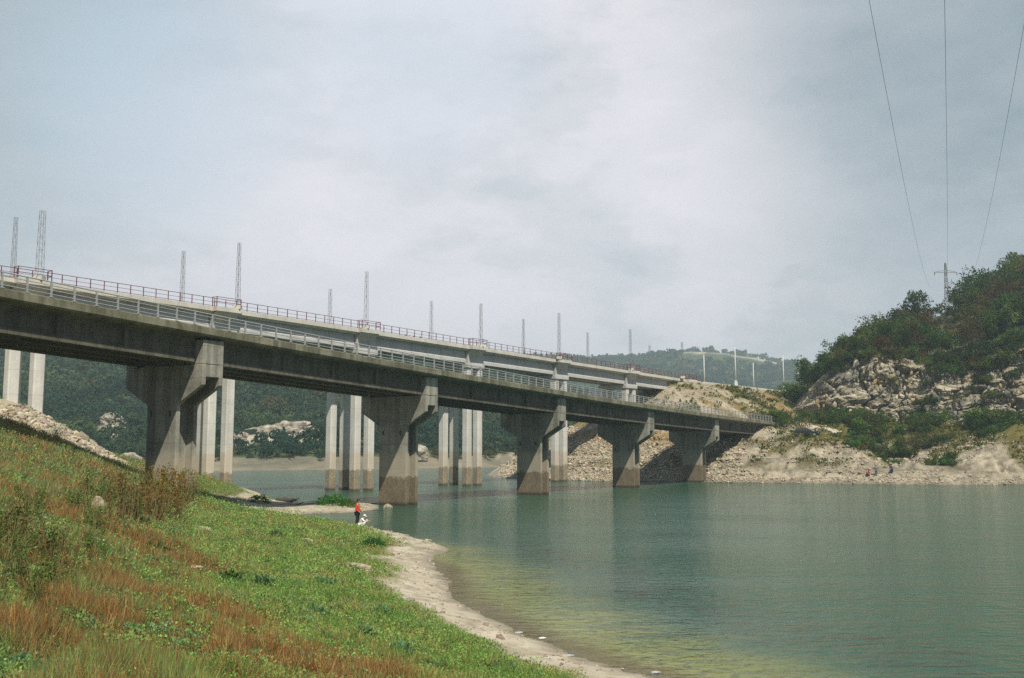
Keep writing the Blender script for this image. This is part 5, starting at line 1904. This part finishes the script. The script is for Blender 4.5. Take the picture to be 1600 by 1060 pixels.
def build_wood():
    # woodland on top of the cliff: jittered rows up the slope
    n = 0
    for t in (1.06, 1.2, 1.36, 1.52, 1.68, 1.84, 2.0, 2.1, 2.22):
        px = 1262 + gt.uniform(0, 14)
        while px < 1700:
            x, y, z = hill_point(px, t)
            if px < 1340 and t > 2.05:
                px += 20
                continue
            k = gt.choice(['dark', 'green', 'russet', 'olive'], p=[0.48, 0.27, 0.17, 0.08])
            if px < 1380:
                k = gt.choice(['dark', 'green', 'olive', 'russet'], p=[0.25, 0.45, 0.18, 0.12])
            h = gt.uniform(4.6, 7.6) * (0.72 if px < 1370 else 1.0) * (0.62 if t < 1.1 else 1.0)
            if 1446 < px < 1512 and t > 1.3:
                h *= 0.45
            nm, w = WORDS[k]
            where = 'on the lip of the cliff' if t < 1.15 else ('on the skyline of the wooded hill' if t > 1.95 else 'on the wooded slope above the cliff')
            place_tree(k, (x + gt.normal() * .8, y + gt.normal() * 1.0, z - 0.5), h, h * gt.uniform(0.8, 1.15), nm, '%s leafy tree %s at the right' % (w, where), 'tree', '%s trees %s' % (w, where))
            n += 1
            px += gt.uniform(19, 33)
    # trees one can point to
    for px, t, k, h, wd, lab in [(1440, 2.0, 'dark', 8.6, 5.6, 'dark green spreading tree highest on the skyline, left of the distant pylon'),
                                 (1402, 1.95, 'conifer', 6.0, 4.0, 'slim dark conifer on the skyline, tip of the step in the hill'),
                                 (1355, 1.9, 'olive', 5.0, 3.6, 'pale sparse olive tree on the left shoulder of the wooded hill'),
                                 (1318, 1.9, 'conifer', 5.0, 4.4, 'dark bushy conifer at the top of the left end of the cliff'),
                                 (1536, 2.0, 'dark', 8.0, 7.0, 'large dark rounded tree on the skyline, right of the distant pylon'),
                                 (1270, 1.4, 'green', 6.5, 6.0, 'mid green tree at the left end of the cliff, above the pale poles'),
                                 (1600, 2.05, 'dark', 9.5, 8.0, 'tall dark tree at the right edge of the picture, top of the hill')]:
        x, y, z = hill_point(px, t)
        place_tree(k, (x, y, z - 0.4), h, wd, WORDS[k][0], lab, 'tree', None)
    PATH_D = ([1232, 1264, 1312], [ground_at(1232, 658, 172, 215), ground_at(1264, 669, 172, 215), ground_at(1312, 678, 172, 215)])
    # shrubs on the bench at the foot of the cliff
    for (p0, p1, d0, d1, cnt, ks, hh, where) in [
            (1255, 1345, 184, 205, 26, ['bright', 'green', 'dark'], (1.6, 3.6), 'below the left end of the cliff'),
            (1335, 1500, 178, 200, 50, ['green', 'dark', 'bright', 'olive'], (1.3, 3.0), 'at the foot of the cliff'),
            (1500, 1625, 172, 196, 24, ['dark', 'dark', 'green'], (2.0, 5.0), 'at the foot of the cliff on the far right'),
            (1195, 1240, 184, 196, 9, ['bright', 'green'], (2.2, 4.0), 'beside the end of the road bridge'),
            (1385, 1480, 161, 166, 9, ['bright', 'green'], (1.0, 1.9), 'low on the shore in the gully'),
            (1300, 1380, 165, 172, 6, ['bright', 'olive'], (1.0, 1.8), 'on the pale scree above the fishermen'),
            (1228, 1262, 226, 240, 7, ['green', 'bright'], (2.5, 4.5), 'at the right end of the railway embankment')]:
        for i in range(cnt):
            px = gt.uniform(p0, p1)
            d = gt.uniform(d0, d1)
            x = (px - 800) / F_PX * d
            z = float(z_right(np.array([x]), np.array([d]))[0])
            if 1222 < px < 1322 and d < np.interp(px, *PATH_D) + 3.5 and d > 174:
                continue
            k = ks[gt.integers(0, len(ks))]
            h = gt.uniform(*hh)
            w = WORDS[k][1]
            place_tree(k, (x, d, z - h * 0.32), h * 1.15, h * gt.uniform(1.1, 1.5), 'shrub', '%s shrub growing %s' % (w, where), 'shrub', '%s shrubs %s' % (w, where))
    for i in range(34):
        px = gt.uniform(1300, 1610)
        x, y, z = hill_point(px, gt.uniform(0.9, 1.08))
        k = gt.choice(['dark', 'green', 'olive', 'russet'])
        h = gt.uniform(1.6, 4.2)
        place_tree(k, (x, y - 0.8, z - h * 0.4), h, h * 1.3, 'shrub', '%s shrub spilling over the top of the rock face' % WORDS[k][1], 'shrub', '%s shrubs spilling over the cliff' % WORDS[k][1])
    # tufts clinging to the rock face
    for i in range(14):
        px = gt.uniform(1300, 1600)
        t = gt.uniform(0.25, 0.85)
        x, y, z = hill_point(px, t)
        k = gt.choice(['olive', 'green', 'dark'])
        h = gt.uniform(1.2, 2.4)
        place_tree(k, (x, y - 1.2, z - h * 0.4), h, h * 1.3, 'shrub', '%s tuft of scrub clinging to the cliff face' % WORDS[k][1], 'shrub', '%s tufts on the cliff face' % WORDS[k][1])


build_wood()

def build_far_scrub():
    g = np.random.default_rng(44)
    n = 38000
    x = g.uniform(20, 130, n)
    y = g.uniform(150, 330, n)
    k = np.abs(x / y) < 0.56
    x, y = x[k], y[k]
    z = z_right(x, y)
    d1 = seg_dist(x, y, [U6, UEND])
    along = (x - U6[0]) * UU[0] + (y - U6[1]) * UU[1]
    a = y - ys_right(x)
    gs = sstep(0.52, 0.60, fbm(along * 0.30 + 40, d1 * 0.05, octaves=4, seed=63)) * sstep(5, 14, along)
    pr = np.where((z > 9) & (d1 < 42), 0.20 + 0.7 * gs, np.where((z > 5.8) & (a > 6) & (x > 38), 0.55 * sstep(.40, .55, fbm(x * .3, y * .3, seed=45)), 0))
    g2 = sstep(0.56, 0.64, fbm(x * 0.2, y * 0.35, octaves=4, seed=77)) * sstep(2.0, 3.2, z)
    pr = np.maximum(pr, g2 * 0.5)
    pr = np.where(z > 18.3, 0.0, pr)
    k = g.random(len(x)) < pr
    x, y, z = x[k], y[k], z[k]
    m = 9
    xx = np.repeat(x, m) + g.normal(size=len(x) * m) * 0.3
    yy = np.repeat(y, m) + g.normal(size=len(x) * m) * 0.3
    zz = np.repeat(z, m) + g.uniform(-0.1, 0.45, len(xx))
    A = unit(np.stack([g.normal(size=len(xx)) * .7, g.normal(size=len(xx)) * .7, np.ones(len(xx))], 1))
    S = unit(np.cross(A, g.normal(size=(len(xx), 3))))
    L_ = g.uniform(0.25, 0.6, len(xx))
    v, f = cards(np.stack([xx, yy, zz], 1), A, S, L_, L_ * 0.6)
    cols = np.array([(0.09, 0.13, 0.03), (0.06, 0.10, 0.025), (0.16, 0.15, 0.05), (0.22, 0.16, 0.06), (0.05, 0.085, 0.022)])
    c = np.repeat(cols[g.integers(0, 5, len(x))], m, 0) * g.uniform(.7, 1.3, (len(xx), 1))
    me = fast_mesh('scrub', v, f, np.repeat(c, 4, 0))
    tag(link_mesh('scrub', me, M['grass']), 'low dry grass and scrub on the far bank and embankment', 'grass', None, 'stuff')


build_far_scrub()

# ------------------------------------------------------------------ path and parked car
def build_path():
    pts = []
    for px, py in [(1232, 658), (1248, 664), (1264, 669), (1288, 674), (1312, 678)]:
        d = ground_at(px, py, 172, 215)
        pts.append(((px - 800) / F_PX * d, d))
    vs, fs = [], []
    m = 40
    for i in range(m):
        t = i / (m - 1) * (len(pts) - 1)
        j = min(int(t), len(pts) - 2)
        q = t - j
        x = pts[j][0] * (1 - q) + pts[j + 1][0] * q
        y = pts[j][1] * (1 - q) + pts[j + 1][1] * q
        for o in (-1.6, 0, 1.6):
            xx, yy = x + o * 0.5, y + o * 0.9
            vs.append((xx, yy, max(float(z_right(np.array([xx]), np.array([yy]))[0]), float(z_right(np.array([xx]), np.array([yy]), False)[0])) + 0.12))
    for i in range(m - 1):
        for k in (0, 1):
            fs.append((i * 3 + k, i * 3 + k + 1, i * 3 + k + 4, i * 3 + k + 3))
    tag(MB().add(vs, fs).build('path', plain('pale_gravel', (0.43, 0.38, 0.30), 0.95, 0, 0.2, 1.5), smooth=True), kind='structure')


build_path()


def build_car():
    d = ground_at(1257, 681, 165, 196)
    x = (1257 - 800) / F_PX * d
    z = float(z_right(np.array([x]), np.array([d]))[0]) + 0.1
    root = empty('parked_car', (x, d, z), 'dark hatchback car parked by the pale track beyond the end of the road bridge', 'car')
    body = MB()
    tf = lambda p, q, t: (x + p, d + t, z + q)
    lower = [(-2.0, 0.28), (2.0, 0.28), (2.08, 0.55), (1.95, 0.86), (1.0, 0.93), (-1.9, 0.95), (-2.05, 0.7)]
    body.prism(lower, -0.82, 0.82, tf)
    body.hexa([(x - 1.85, d - .76, z + .93), (x + 1.0, d - .76, z + .93), (x + 1.0, d + .76, z + .93), (x - 1.85, d + .76, z + .93),
               (x - 1.45, d - .6, z + 1.44), (x + .25, d - .6, z + 1.44), (x + .25, d + .6, z + 1.44), (x - 1.45, d + .6, z + 1.44)])
    body.build('body', M['car_paint'], root, bevel=0.05)
    for sg in (-1, 1):
        w = MB()
        yo = d + sg * 0.775
        yi = d + sg * 0.635
        w.hexa([(x - 1.6, yo - .01, z + .99), (x + .75, yo - .01, z + .99), (x + .75, yo + .01, z + .99), (x - 1.6, yo + .01, z + .99),
                (x - 1.35, yi - .01, z + 1.36), (x + .2, yi - .01, z + 1.36), (x + .2, yi + .01, z + 1.36), (x - 1.35, yi + .01, z + 1.36)])
        w.build('side_window', M['glass'], root)
    w = MB()
    w.hexa([(x + .96, d - .66, z + .98), (x + 1.0, d - .66, z + .98), (x + 1.0, d + .66, z + .98), (x + .96, d + .66, z + .98),
            (x + .32, d - .54, z + 1.38), (x + .36, d - .54, z + 1.38), (x + .36, d + .54, z + 1.38), (x + .32, d + .54, z + 1.38)])
    w.build('windscreen', M['glass'], root)
    for px_ in (-1.28, 1.28):
        for sg in (-1, 1):
            t = MB()
            t.tube([(x + px_, d + sg * 0.66, z + 0.31), (x + px_, d + sg * 0.86, z + 0.31)], 0.31, 14)
            wh = t.build('wheel', M['rubber'], root)
            r_ = MB()
            r_.tube([(x + px_, d + sg * 0.855, z + 0.31), (x + px_, d + sg * 0.875, z + 0.31)], 0.19, 10)
            r_.build('rim', M['galv'], wh)
    for sg in (-1, 1):
        h = MB()
        h.box(x + 1.98, x + 2.09, d + sg * 0.6 - 0.15, d + sg * 0.6 + 0.15, z + 0.6, z + 0.76)
        h.build('headlight', M['white_pole'], root)


M['car_paint'] = plain('dark_car_paint', (0.018, 0.022, 0.026), 0.3, 0.0, 0.1)
M['glass'] = plain('dark_glass', (0.03, 0.035, 0.04), 0.08, 0.0, 0.05)
M['rubber'] = plain('rubber', (0.02, 0.02, 0.02), 0.9)
build_car()

# ------------------------------------------------------------------ people
M['skin'] = plain('skin', (0.42, 0.25, 0.17), 0.6, 0, 0.08)
M['hair'] = plain('dark_hair', (0.018, 0.014, 0.012), 0.7, 0, 0.2)
M['red_cloth'] = plain('red_cloth', (0.58, 0.045, 0.025), 0.85, 0, 0.15)
M['black_cloth'] = plain('black_cloth', (0.015, 0.016, 0.02), 0.9, 0, 0.15)
M['white_cloth'] = plain('white_cloth', (0.72, 0.71, 0.68), 0.9, 0, 0.06)
M['blue_cloth'] = plain('blue_cloth', (0.05, 0.09, 0.20), 0.9, 0, 0.15)
M['grey_cloth'] = plain('grey_cloth', (0.12, 0.13, 0.15), 0.9, 0, 0.15)


def skinned(name, verts, edges, radii, mat, parent, loc, rz, sub=2):
    me = bpy.data.meshes.new(name)
    me.from_pydata(verts, edges, [])
    o = bpy.data.objects.new(name, me)
    COL.objects.link(o)
    o.modifiers.new('skin', 'SKIN')
    for i, r in enumerate(radii):
        sv = me.skin_vertices[0].data[i]
        sv.radius = (r, r) if not isinstance(r, tuple) else r
        sv.use_root = (i == 0)
    o.modifiers['skin'].use_smooth_shade = True
    s = o.modifiers.new('sub', 'SUBSURF')
    s.levels = s.render_levels = sub
    dg = bpy.context.evaluated_depsgraph_get()
    ev = o.evaluated_get(dg)
    nm = bpy.data.meshes.new_from_object(ev)
    bpy.data.objects.remove(o)
    bpy.data.meshes.remove(me)
    nm.name = name
    nm.materials.clear()
    return link_mesh(name, nm, mat, parent)


def person(loc, rz, pose, wear, label, group=None, s=1.0, cap=None):
    """pose: joint dictionary in metres, facing +x; wear: material names for top, legs, shoes"""
    root = empty('person', loc, label, 'person', group)
    root.rotation_euler = (0, 0, rz)
    root.scale = (s, s, s)
    J = pose
    V, E, Rr = [], [], []

    def add(p, r, parent=None):
        V.append(p)
        Rr.append(r)
        if parent is not None:
            E.append((parent, len(V) - 1))
        return len(V) - 1
    pel = add(J['pelvis'], 0.135)
    wa = add(J['waist'], 0.125, pel)
    ch = add(J['chest'], (0.135, 0.155), wa)
    nb = add(J['neck'], 0.058, ch)
    hb = add(J['skull'], 0.075, nb)
    hm = add(J['face'], 0.095, hb)
    add(J['crown'], 0.075, hm)
    fx = Vector(J['look']).normalized()
    add(tuple(Vector(J['face']) + fx * 0.105 + Vector((0, 0, -0.01))), 0.016, hm)       # nose
    add(tuple(Vector(J['skull']) + fx * 0.075 + Vector((0, 0, -0.02))), 0.038, hb)      # jaw and mouth
    side = Vector((0, 0, 1)).cross(fx).normalized()
    for sg in (-1, 1):
        add(tuple(Vector(J['face']) + side * sg * 0.098 + Vector((0, 0, -0.01))), 0.018, hm)   # ears
    for sd in ('l', 'r'):
        sh = add(J['shoulder_' + sd], 0.068, ch)
        el = add(J['elbow_' + sd], 0.046, sh)
        wr = add(J['wrist_' + sd], 0.030, el)
        dirv = (Vector(J['wrist_' + sd]) - Vector(J['elbow_' + sd])).normalized()
        pm = add(tuple(Vector(J['wrist_' + sd]) + dirv * 0.07), (0.038, 0.022), wr)
        acr = dirv.cross(Vector((0, 0, 1)))
        acr = acr.normalized() if acr.length > 0.1 else Vector((0, 1, 0))
        pb = Vector(V[pm])
        for q, ln in zip((-1.5, -0.5, 0.5, 1.5), (0.062, 0.075, 0.070, 0.052)):
            a = pb + acr * q * 0.019 + dirv * 0.04
            k1 = add(tuple(a), 0.009, pm)
            k2 = add(tuple(a + dirv * ln * 0.55 + Vector((0, 0, -0.012))), 0.0085, k1)
            add(tuple(a + dirv * ln * 0.9 + Vector((0, 0, -0.035))), 0.007, k2)
        th = pb + acr * -0.045 - dirv * 0.02
        k1 = add(tuple(th), 0.011, pm)
        add(tuple(th + dirv * 0.045 - acr * 0.012), 0.009, k1)
        hp = add(J['hip_' + sd], 0.092, pel)
        kn = add(J['knee_' + sd], 0.062, hp)
        an = add(J['ankle_' + sd], 0.044, kn)
        add(J['toe_' + sd], 0.036, an)
    skinned('body', V, E, Rr, M['skin'], root, loc, rz)
    # clothing follows the same joints, slightly larger
    top = [J['pelvis'], J['waist'], J['chest'], tuple(Vector(J['neck']) * 0.6 + Vector(J['chest']) * 0.4)]
    ed = [(0, 1), (1, 2), (2, 3)]
    rad = [0.165, 0.16, (0.165, 0.185), 0.08]
    for sd in ('l', 'r'):
        i = len(top)
        top += [J['shoulder_' + sd], J['elbow_' + sd], tuple(Vector(J['wrist_' + sd]) * 0.93 + Vector(J['elbow_' + sd]) * 0.07)]
        ed += [(2, i), (i, i + 1), (i + 1, i + 2)]
        rad += [0.088, 0.066, 0.050]
    skinned('jacket' if wear[0] == 'red_cloth' else 'shirt', top, ed, rad, M[wear[0]], root, loc, rz)
    lg = [tuple(Vector(J['pelvis']) + Vector((0, 0, -0.02)))]
    ed, rad = [], [0.158]
    for sd in ('l', 'r'):
        i = len(lg)
        lg += [J['hip_' + sd], J['knee_' + sd], tuple(Vector(J['ankle_' + sd]) * 0.95 + Vector(J['knee_' + sd]) * 0.05)]
        ed += [(0, i), (i, i + 1), (i + 1, i + 2)]
        rad += [0.112, 0.082, 0.064]
    skinned('trousers', lg, ed, rad, M[wear[1]], root, loc, rz)
    for sd in ('l', 'r'):
        skinned('shoe', [J['ankle_' + sd], tuple((Vector(J['ankle_' + sd]) + Vector(J['toe_' + sd])) / 2), J['toe_' + sd]], [(0, 1), (1, 2)], [0.056, 0.052, 0.046], M[wear[2]], root, loc, rz, 1)
    # hair or cap
    c = (Vector(J['face']) + Vector(J['crown'])) / 2
    bm = bmesh.new()
    bmesh.ops.create_uvsphere(bm, u_segments=14, v_segments=10, radius=0.118)
    for v in list(bm.verts):
        if v.co.z < -0.02 and v.co.dot(fx) > -0.04:
            bm.verts.remove(v)
    for v in bm.verts:
        v.co = v.co + c - fx * 0.012
    if cap:
        t = c + fx * 0.10
        vs = [bm.verts.new(t + side * a + fx * b_ + Vector((0, 0, z_))) for a, b_, z_ in ((-0.08, -0.03, 0), (0.08, -0.03, 0), (0.06, 0.08, -0.015), (-0.06, 0.08, -0.015))]
        vs2 = [bm.verts.new(v.co + Vector((0, 0, 0.012))) for v in vs]
        bm.faces.new(vs)
        bm.faces.new(vs2[::-1])
        for i in range(4):
            bm.faces.new((vs[i], vs[(i + 1) % 4], vs2[(i + 1) % 4], vs2[i]))
    me = bpy.data.meshes.new('cap' if cap else 'hair')
    bm.to_mesh(me)
    bm.free()
    link_mesh('cap' if cap else 'hair', me, M[cap] if cap else M['hair'], root)
    for sg in (-1, 1):
        e = MB()
        p = Vector(J['face']) + fx * 0.092 + side * sg * 0.034 + Vector((0, 0, 0.02))
        e.tube([tuple(p - fx * 0.01), tuple(p + fx * 0.006)], 0.011, 6)
        me = bpy.data.meshes.new('eye')
        me.from_pydata(e.v, [], e.f)
        link_mesh('eye', me, M['hair'], root)
    return root


STAND = dict(pelvis=(0, 0, 0.93), waist=(0.01, 0, 1.10), chest=(0.0, 0, 1.32), neck=(0.02, 0, 1.50), skull=(0.05, 0, 1.58), face=(0.07, 0, 1.66), crown=(0.055, 0, 1.73), look=(1, 0, -0.35),
             shoulder_l=(0.0, 0.18, 1.41), elbow_l=(0.03, 0.23, 1.14), wrist_l=(0.24, 0.13, 1.03),
             shoulder_r=(0.0, -0.18, 1.41), elbow_r=(-0.03, -0.24, 1.14), wrist_r=(0.17, -0.20, 0.98),
             hip_l=(0, 0.095, 0.86), knee_l=(0.03, 0.10, 0.48), ankle_l=(-0.02, 0.11, 0.09), toe_l=(0.15, 0.13, 0.045),
             hip_r=(0, -0.095, 0.86), knee_r=(0.01, -0.10, 0.48), ankle_r=(-0.05, -0.11, 0.09), toe_r=(0.12, -0.14, 0.045))
CROUCH = dict(pelvis=(-0.12, 0, 0.30), waist=(-0.06, 0, 0.46), chest=(0.08, 0, 0.66), neck=(0.18, 0, 0.80), skull=(0.23, 0, 0.86), face=(0.26, 0, 0.93), crown=(0.24, 0, 1.0), look=(1, 0, -0.3),
              shoulder_l=(0.08, 0.17, 0.73), elbow_l=(0.30, 0.20, 0.60), wrist_l=(0.52, 0.12, 0.58),
              shoulder_r=(0.08, -0.17, 0.73), elbow_r=(0.27, -0.21, 0.55), wrist_r=(0.48, -0.12, 0.50),
              hip_l=(-0.10, 0.10, 0.28), knee_l=(0.26, 0.15, 0.42), ankle_l=(0.02, 0.14, 0.08), toe_l=(0.19, 0.16, 0.045),
              hip_r=(-0.10, -0.10, 0.28), knee_r=(0.26, -0.15, 0.40), ankle_r=(0.0, -0.14, 0.08), toe_r=(0.17, -0.17, 0.045))


def gz(x, y, f):
    return float(f(np.array([x]), np.array([y]))[0])


def build_people():
    p = at(558, 821, 0.35)
    z = gz(p[0], p[1], z_bank)
    person((p[0], p[1], z), R(-8), STAND, ('red_cloth', 'black_cloth', 'black_cloth'), 'standing dark-haired person in a red jacket and black trousers at the sandy water edge', None, 1.0)
    px_, py_ = p[0], p[1]
    q = at(565, 828, 0.35)
    zq = gz(q[0], q[1], z_bank)
    person((q[0], q[1], zq), R(-12), CROUCH, ('white_cloth', 'white_cloth', 'grey_cloth'), 'crouching person in a white shirt and white cap beside the person in red', None, 0.8, 'white_cloth')
    # rod held by the standing man
    b = MB()
    h = Vector((px_ + 0.27, py_ + 0.04, z + 1.0))
    b.tube([h - Vector((0.25, 0, 0.06)), h + Vector((0.9, 0.1, 0.05)), h + Vector((2.1, 0.3, -0.02))], [0.016, 0.011, 0.005], 5)
    tag(b.build('fishing_rod', M['black_cloth']), 'thin dark fishing rod held out over the inlet by the person in red', 'fishing rod')
    for px, py, pose, wear, rz, lab, s in [(1351, 754, CROUCH, ('red_cloth', 'grey_cloth', 'black_cloth'), -70, 'person in a red top sitting low at the far waterline', 1.1),
                                           (1364, 753, STAND, ('grey_cloth', 'blue_cloth', 'black_cloth'), -100, 'standing person in dark grey and blue on the far shore', 0.95),
                                           (1388, 754, CROUCH, ('blue_cloth', 'blue_cloth', 'black_cloth'), -110, 'crouching person in dark blue on the far shore, right of the standing one', 1.25)]:
        d = 158.0
        x = (px - 800) / F_PX * d
        y = d
        zz = gz(x, y, z_right)
        for _ in range(30):
            if zz > 0.25:
                break
            y += 0.4
            x = (px - 800) / F_PX * y
            zz = gz(x, y, z_right)
        person((x, y, zz), R(rz), pose, wear, lab, None, s)


build_people()

# ------------------------------------------------------------------ log, branches and litter by the inlet
def build_bits():
    p = at(447, 784, 0.05)
    b = MB()
    n = 9
    pts = [(p[0] - 1.05 + i * 2.1 / (n - 1), p[1] + 0.03 * math.sin(i * 1.7), 0.20 + 0.03 * math.sin(i * 2.1)) for i in range(n)]
    b.tube(pts, [0.20, 0.24, 0.25, 0.25, 0.24, 0.23, 0.22, 0.17, 0.10], 9)
    b.tube([(p[0] + 0.8, p[1], 0.28), (p[0] + 1.3, p[1] + .1, 0.34), (p[0] + 1.45, p[1] + .1, 0.28)], [0.09, 0.05, 0.03], 6)
    b.tube([(p[0] + 0.7, p[1], 0.15), (p[0] + 1.25, p[1] - .1, 0.12)], [0.09, 0.04], 6)
    tag(b.build('log', M['old_wood'], smooth=True), 'short dark weathered log lying in the shallows off the spit', 'log')
    p = at(466, 791, 0.1)
    z0 = 0.05
    b = MB()
    b.tube([(p[0] - .9, p[1], z0), (p[0] - .2, p[1] + .1, z0 + .15), (p[0] + .5, p[1] + .2, z0 + .40)], [0.09, 0.08, 0.03], 6)
    b.tube([(p[0] - .2, p[1] + .1, z0 + .15), (p[0] + .1, p[1] - .3, z0 + .22)], [0.05, 0.02], 5)
    tag(b.build('driftwood', M['old_wood'], smooth=True), 'dark driftwood branch on the mud right of the log', 'driftwood')
    p = at(585, 788, 0.0)
    b = MB()
    b.tube([(p[0] - .7, p[1], 0.02), (p[0] + .2, p[1] + .1, 0.08), (p[0] + 1.3, p[1] + .3, 0.16)], [0.05, 0.045, 0.015], 5)
    tag(b.build('driftwood', M['old_wood'], smooth=True), 'thin dark branch at the waterline beside the second pier', 'driftwood')
    for i, (px, py, lab) in enumerate([(811, 988, 'crumpled grey plastic sheet at the algae edge, farthest scrap along the near shore'), (847, 998, 'small white plastic bottle floating by the near shore'),
                                       (889, 1026, 'pale plastic bag washed up on the sand near the bottom of the picture'), (1025, 1050, 'pale plastic bag in the shallows at the bottom of the picture'), (785, 945, 'tiny pale foam scrap floating among the algae')]):
        p = at(px, py, 0.02)
        z0 = max(gz(p[0], p[1], z_bank), 0.0)
        bm = bmesh.new()
        if i == 1:
            bm.free()
            b = MB()
            b.tube([(p[0] - .09, p[1], z0 + .02), (p[0] + .05, p[1] + .02, z0 + .03), (p[0] + .08, p[1] + .02, z0 + .035), (p[0] + .12, p[1] + .03, z0 + .035)], [0.035, 0.035, 0.015, 0.015], 8)
            tag(b.build('plastic_bottle', M['white_cloth'], smooth=True), lab, 'bottle')
            continue
        bmesh.ops.create_icosphere(bm, subdivisions=3, radius=1)
        r_ = 0.10 if i in (0, 2, 3) else 0.035
        for v in bm.verts:
            k = 0.6 + float(fbm(np.array([v.co.x * 2 + i * 5]), np.array([v.co.y * 2]), np.array([v.co.z * 2]), 3, 7)[0]) * 0.9
            v.co = Vector((v.co.x * k * r_ * 1.2, v.co.y * k * r_ * 0.8, abs(v.co.z) * k * r_ * 0.3))
        me = bpy.data.meshes.new('plastic_scrap')
        bm.to_mesh(me)
        bm.free()
        o = link_mesh('plastic_scrap', me, M['grey_plastic'])
        o.location = (p[0], p[1], z0 + 0.005)
        tag(o, lab, 'litter')


M['old_wood'] = plain('old_wet_wood', (0.06, 0.05, 0.04), 0.9, 0, 0.4, 6, 0.6)
M['grey_plastic'] = plain('grey_plastic', (0.36, 0.39, 0.40), 0.4, 0, 0.15)
build_bits()

# ------------------------------------------------------------------ haze
def build_haze():
    b = MB()
    b.box(-2600, 3200, -450, 2720, -4.8, 215)
    m, nt = new_mat('haze_air')
    g = G(nt)
    o = g.n('ShaderNodeOutputMaterial')
    v = g.n('ShaderNodeVolumePrincipled')
    v.inputs['Color'].default_value = (0.74, 0.92, 1.0, 1)
    v.inputs['Density'].default_value = 0.00038
    v.inputs['Anisotropy'].default_value = 0.1
    g.l(v.outputs[0], o.inputs['Volume'])
    tag(b.build('haze', m), kind='stuff')


build_haze()
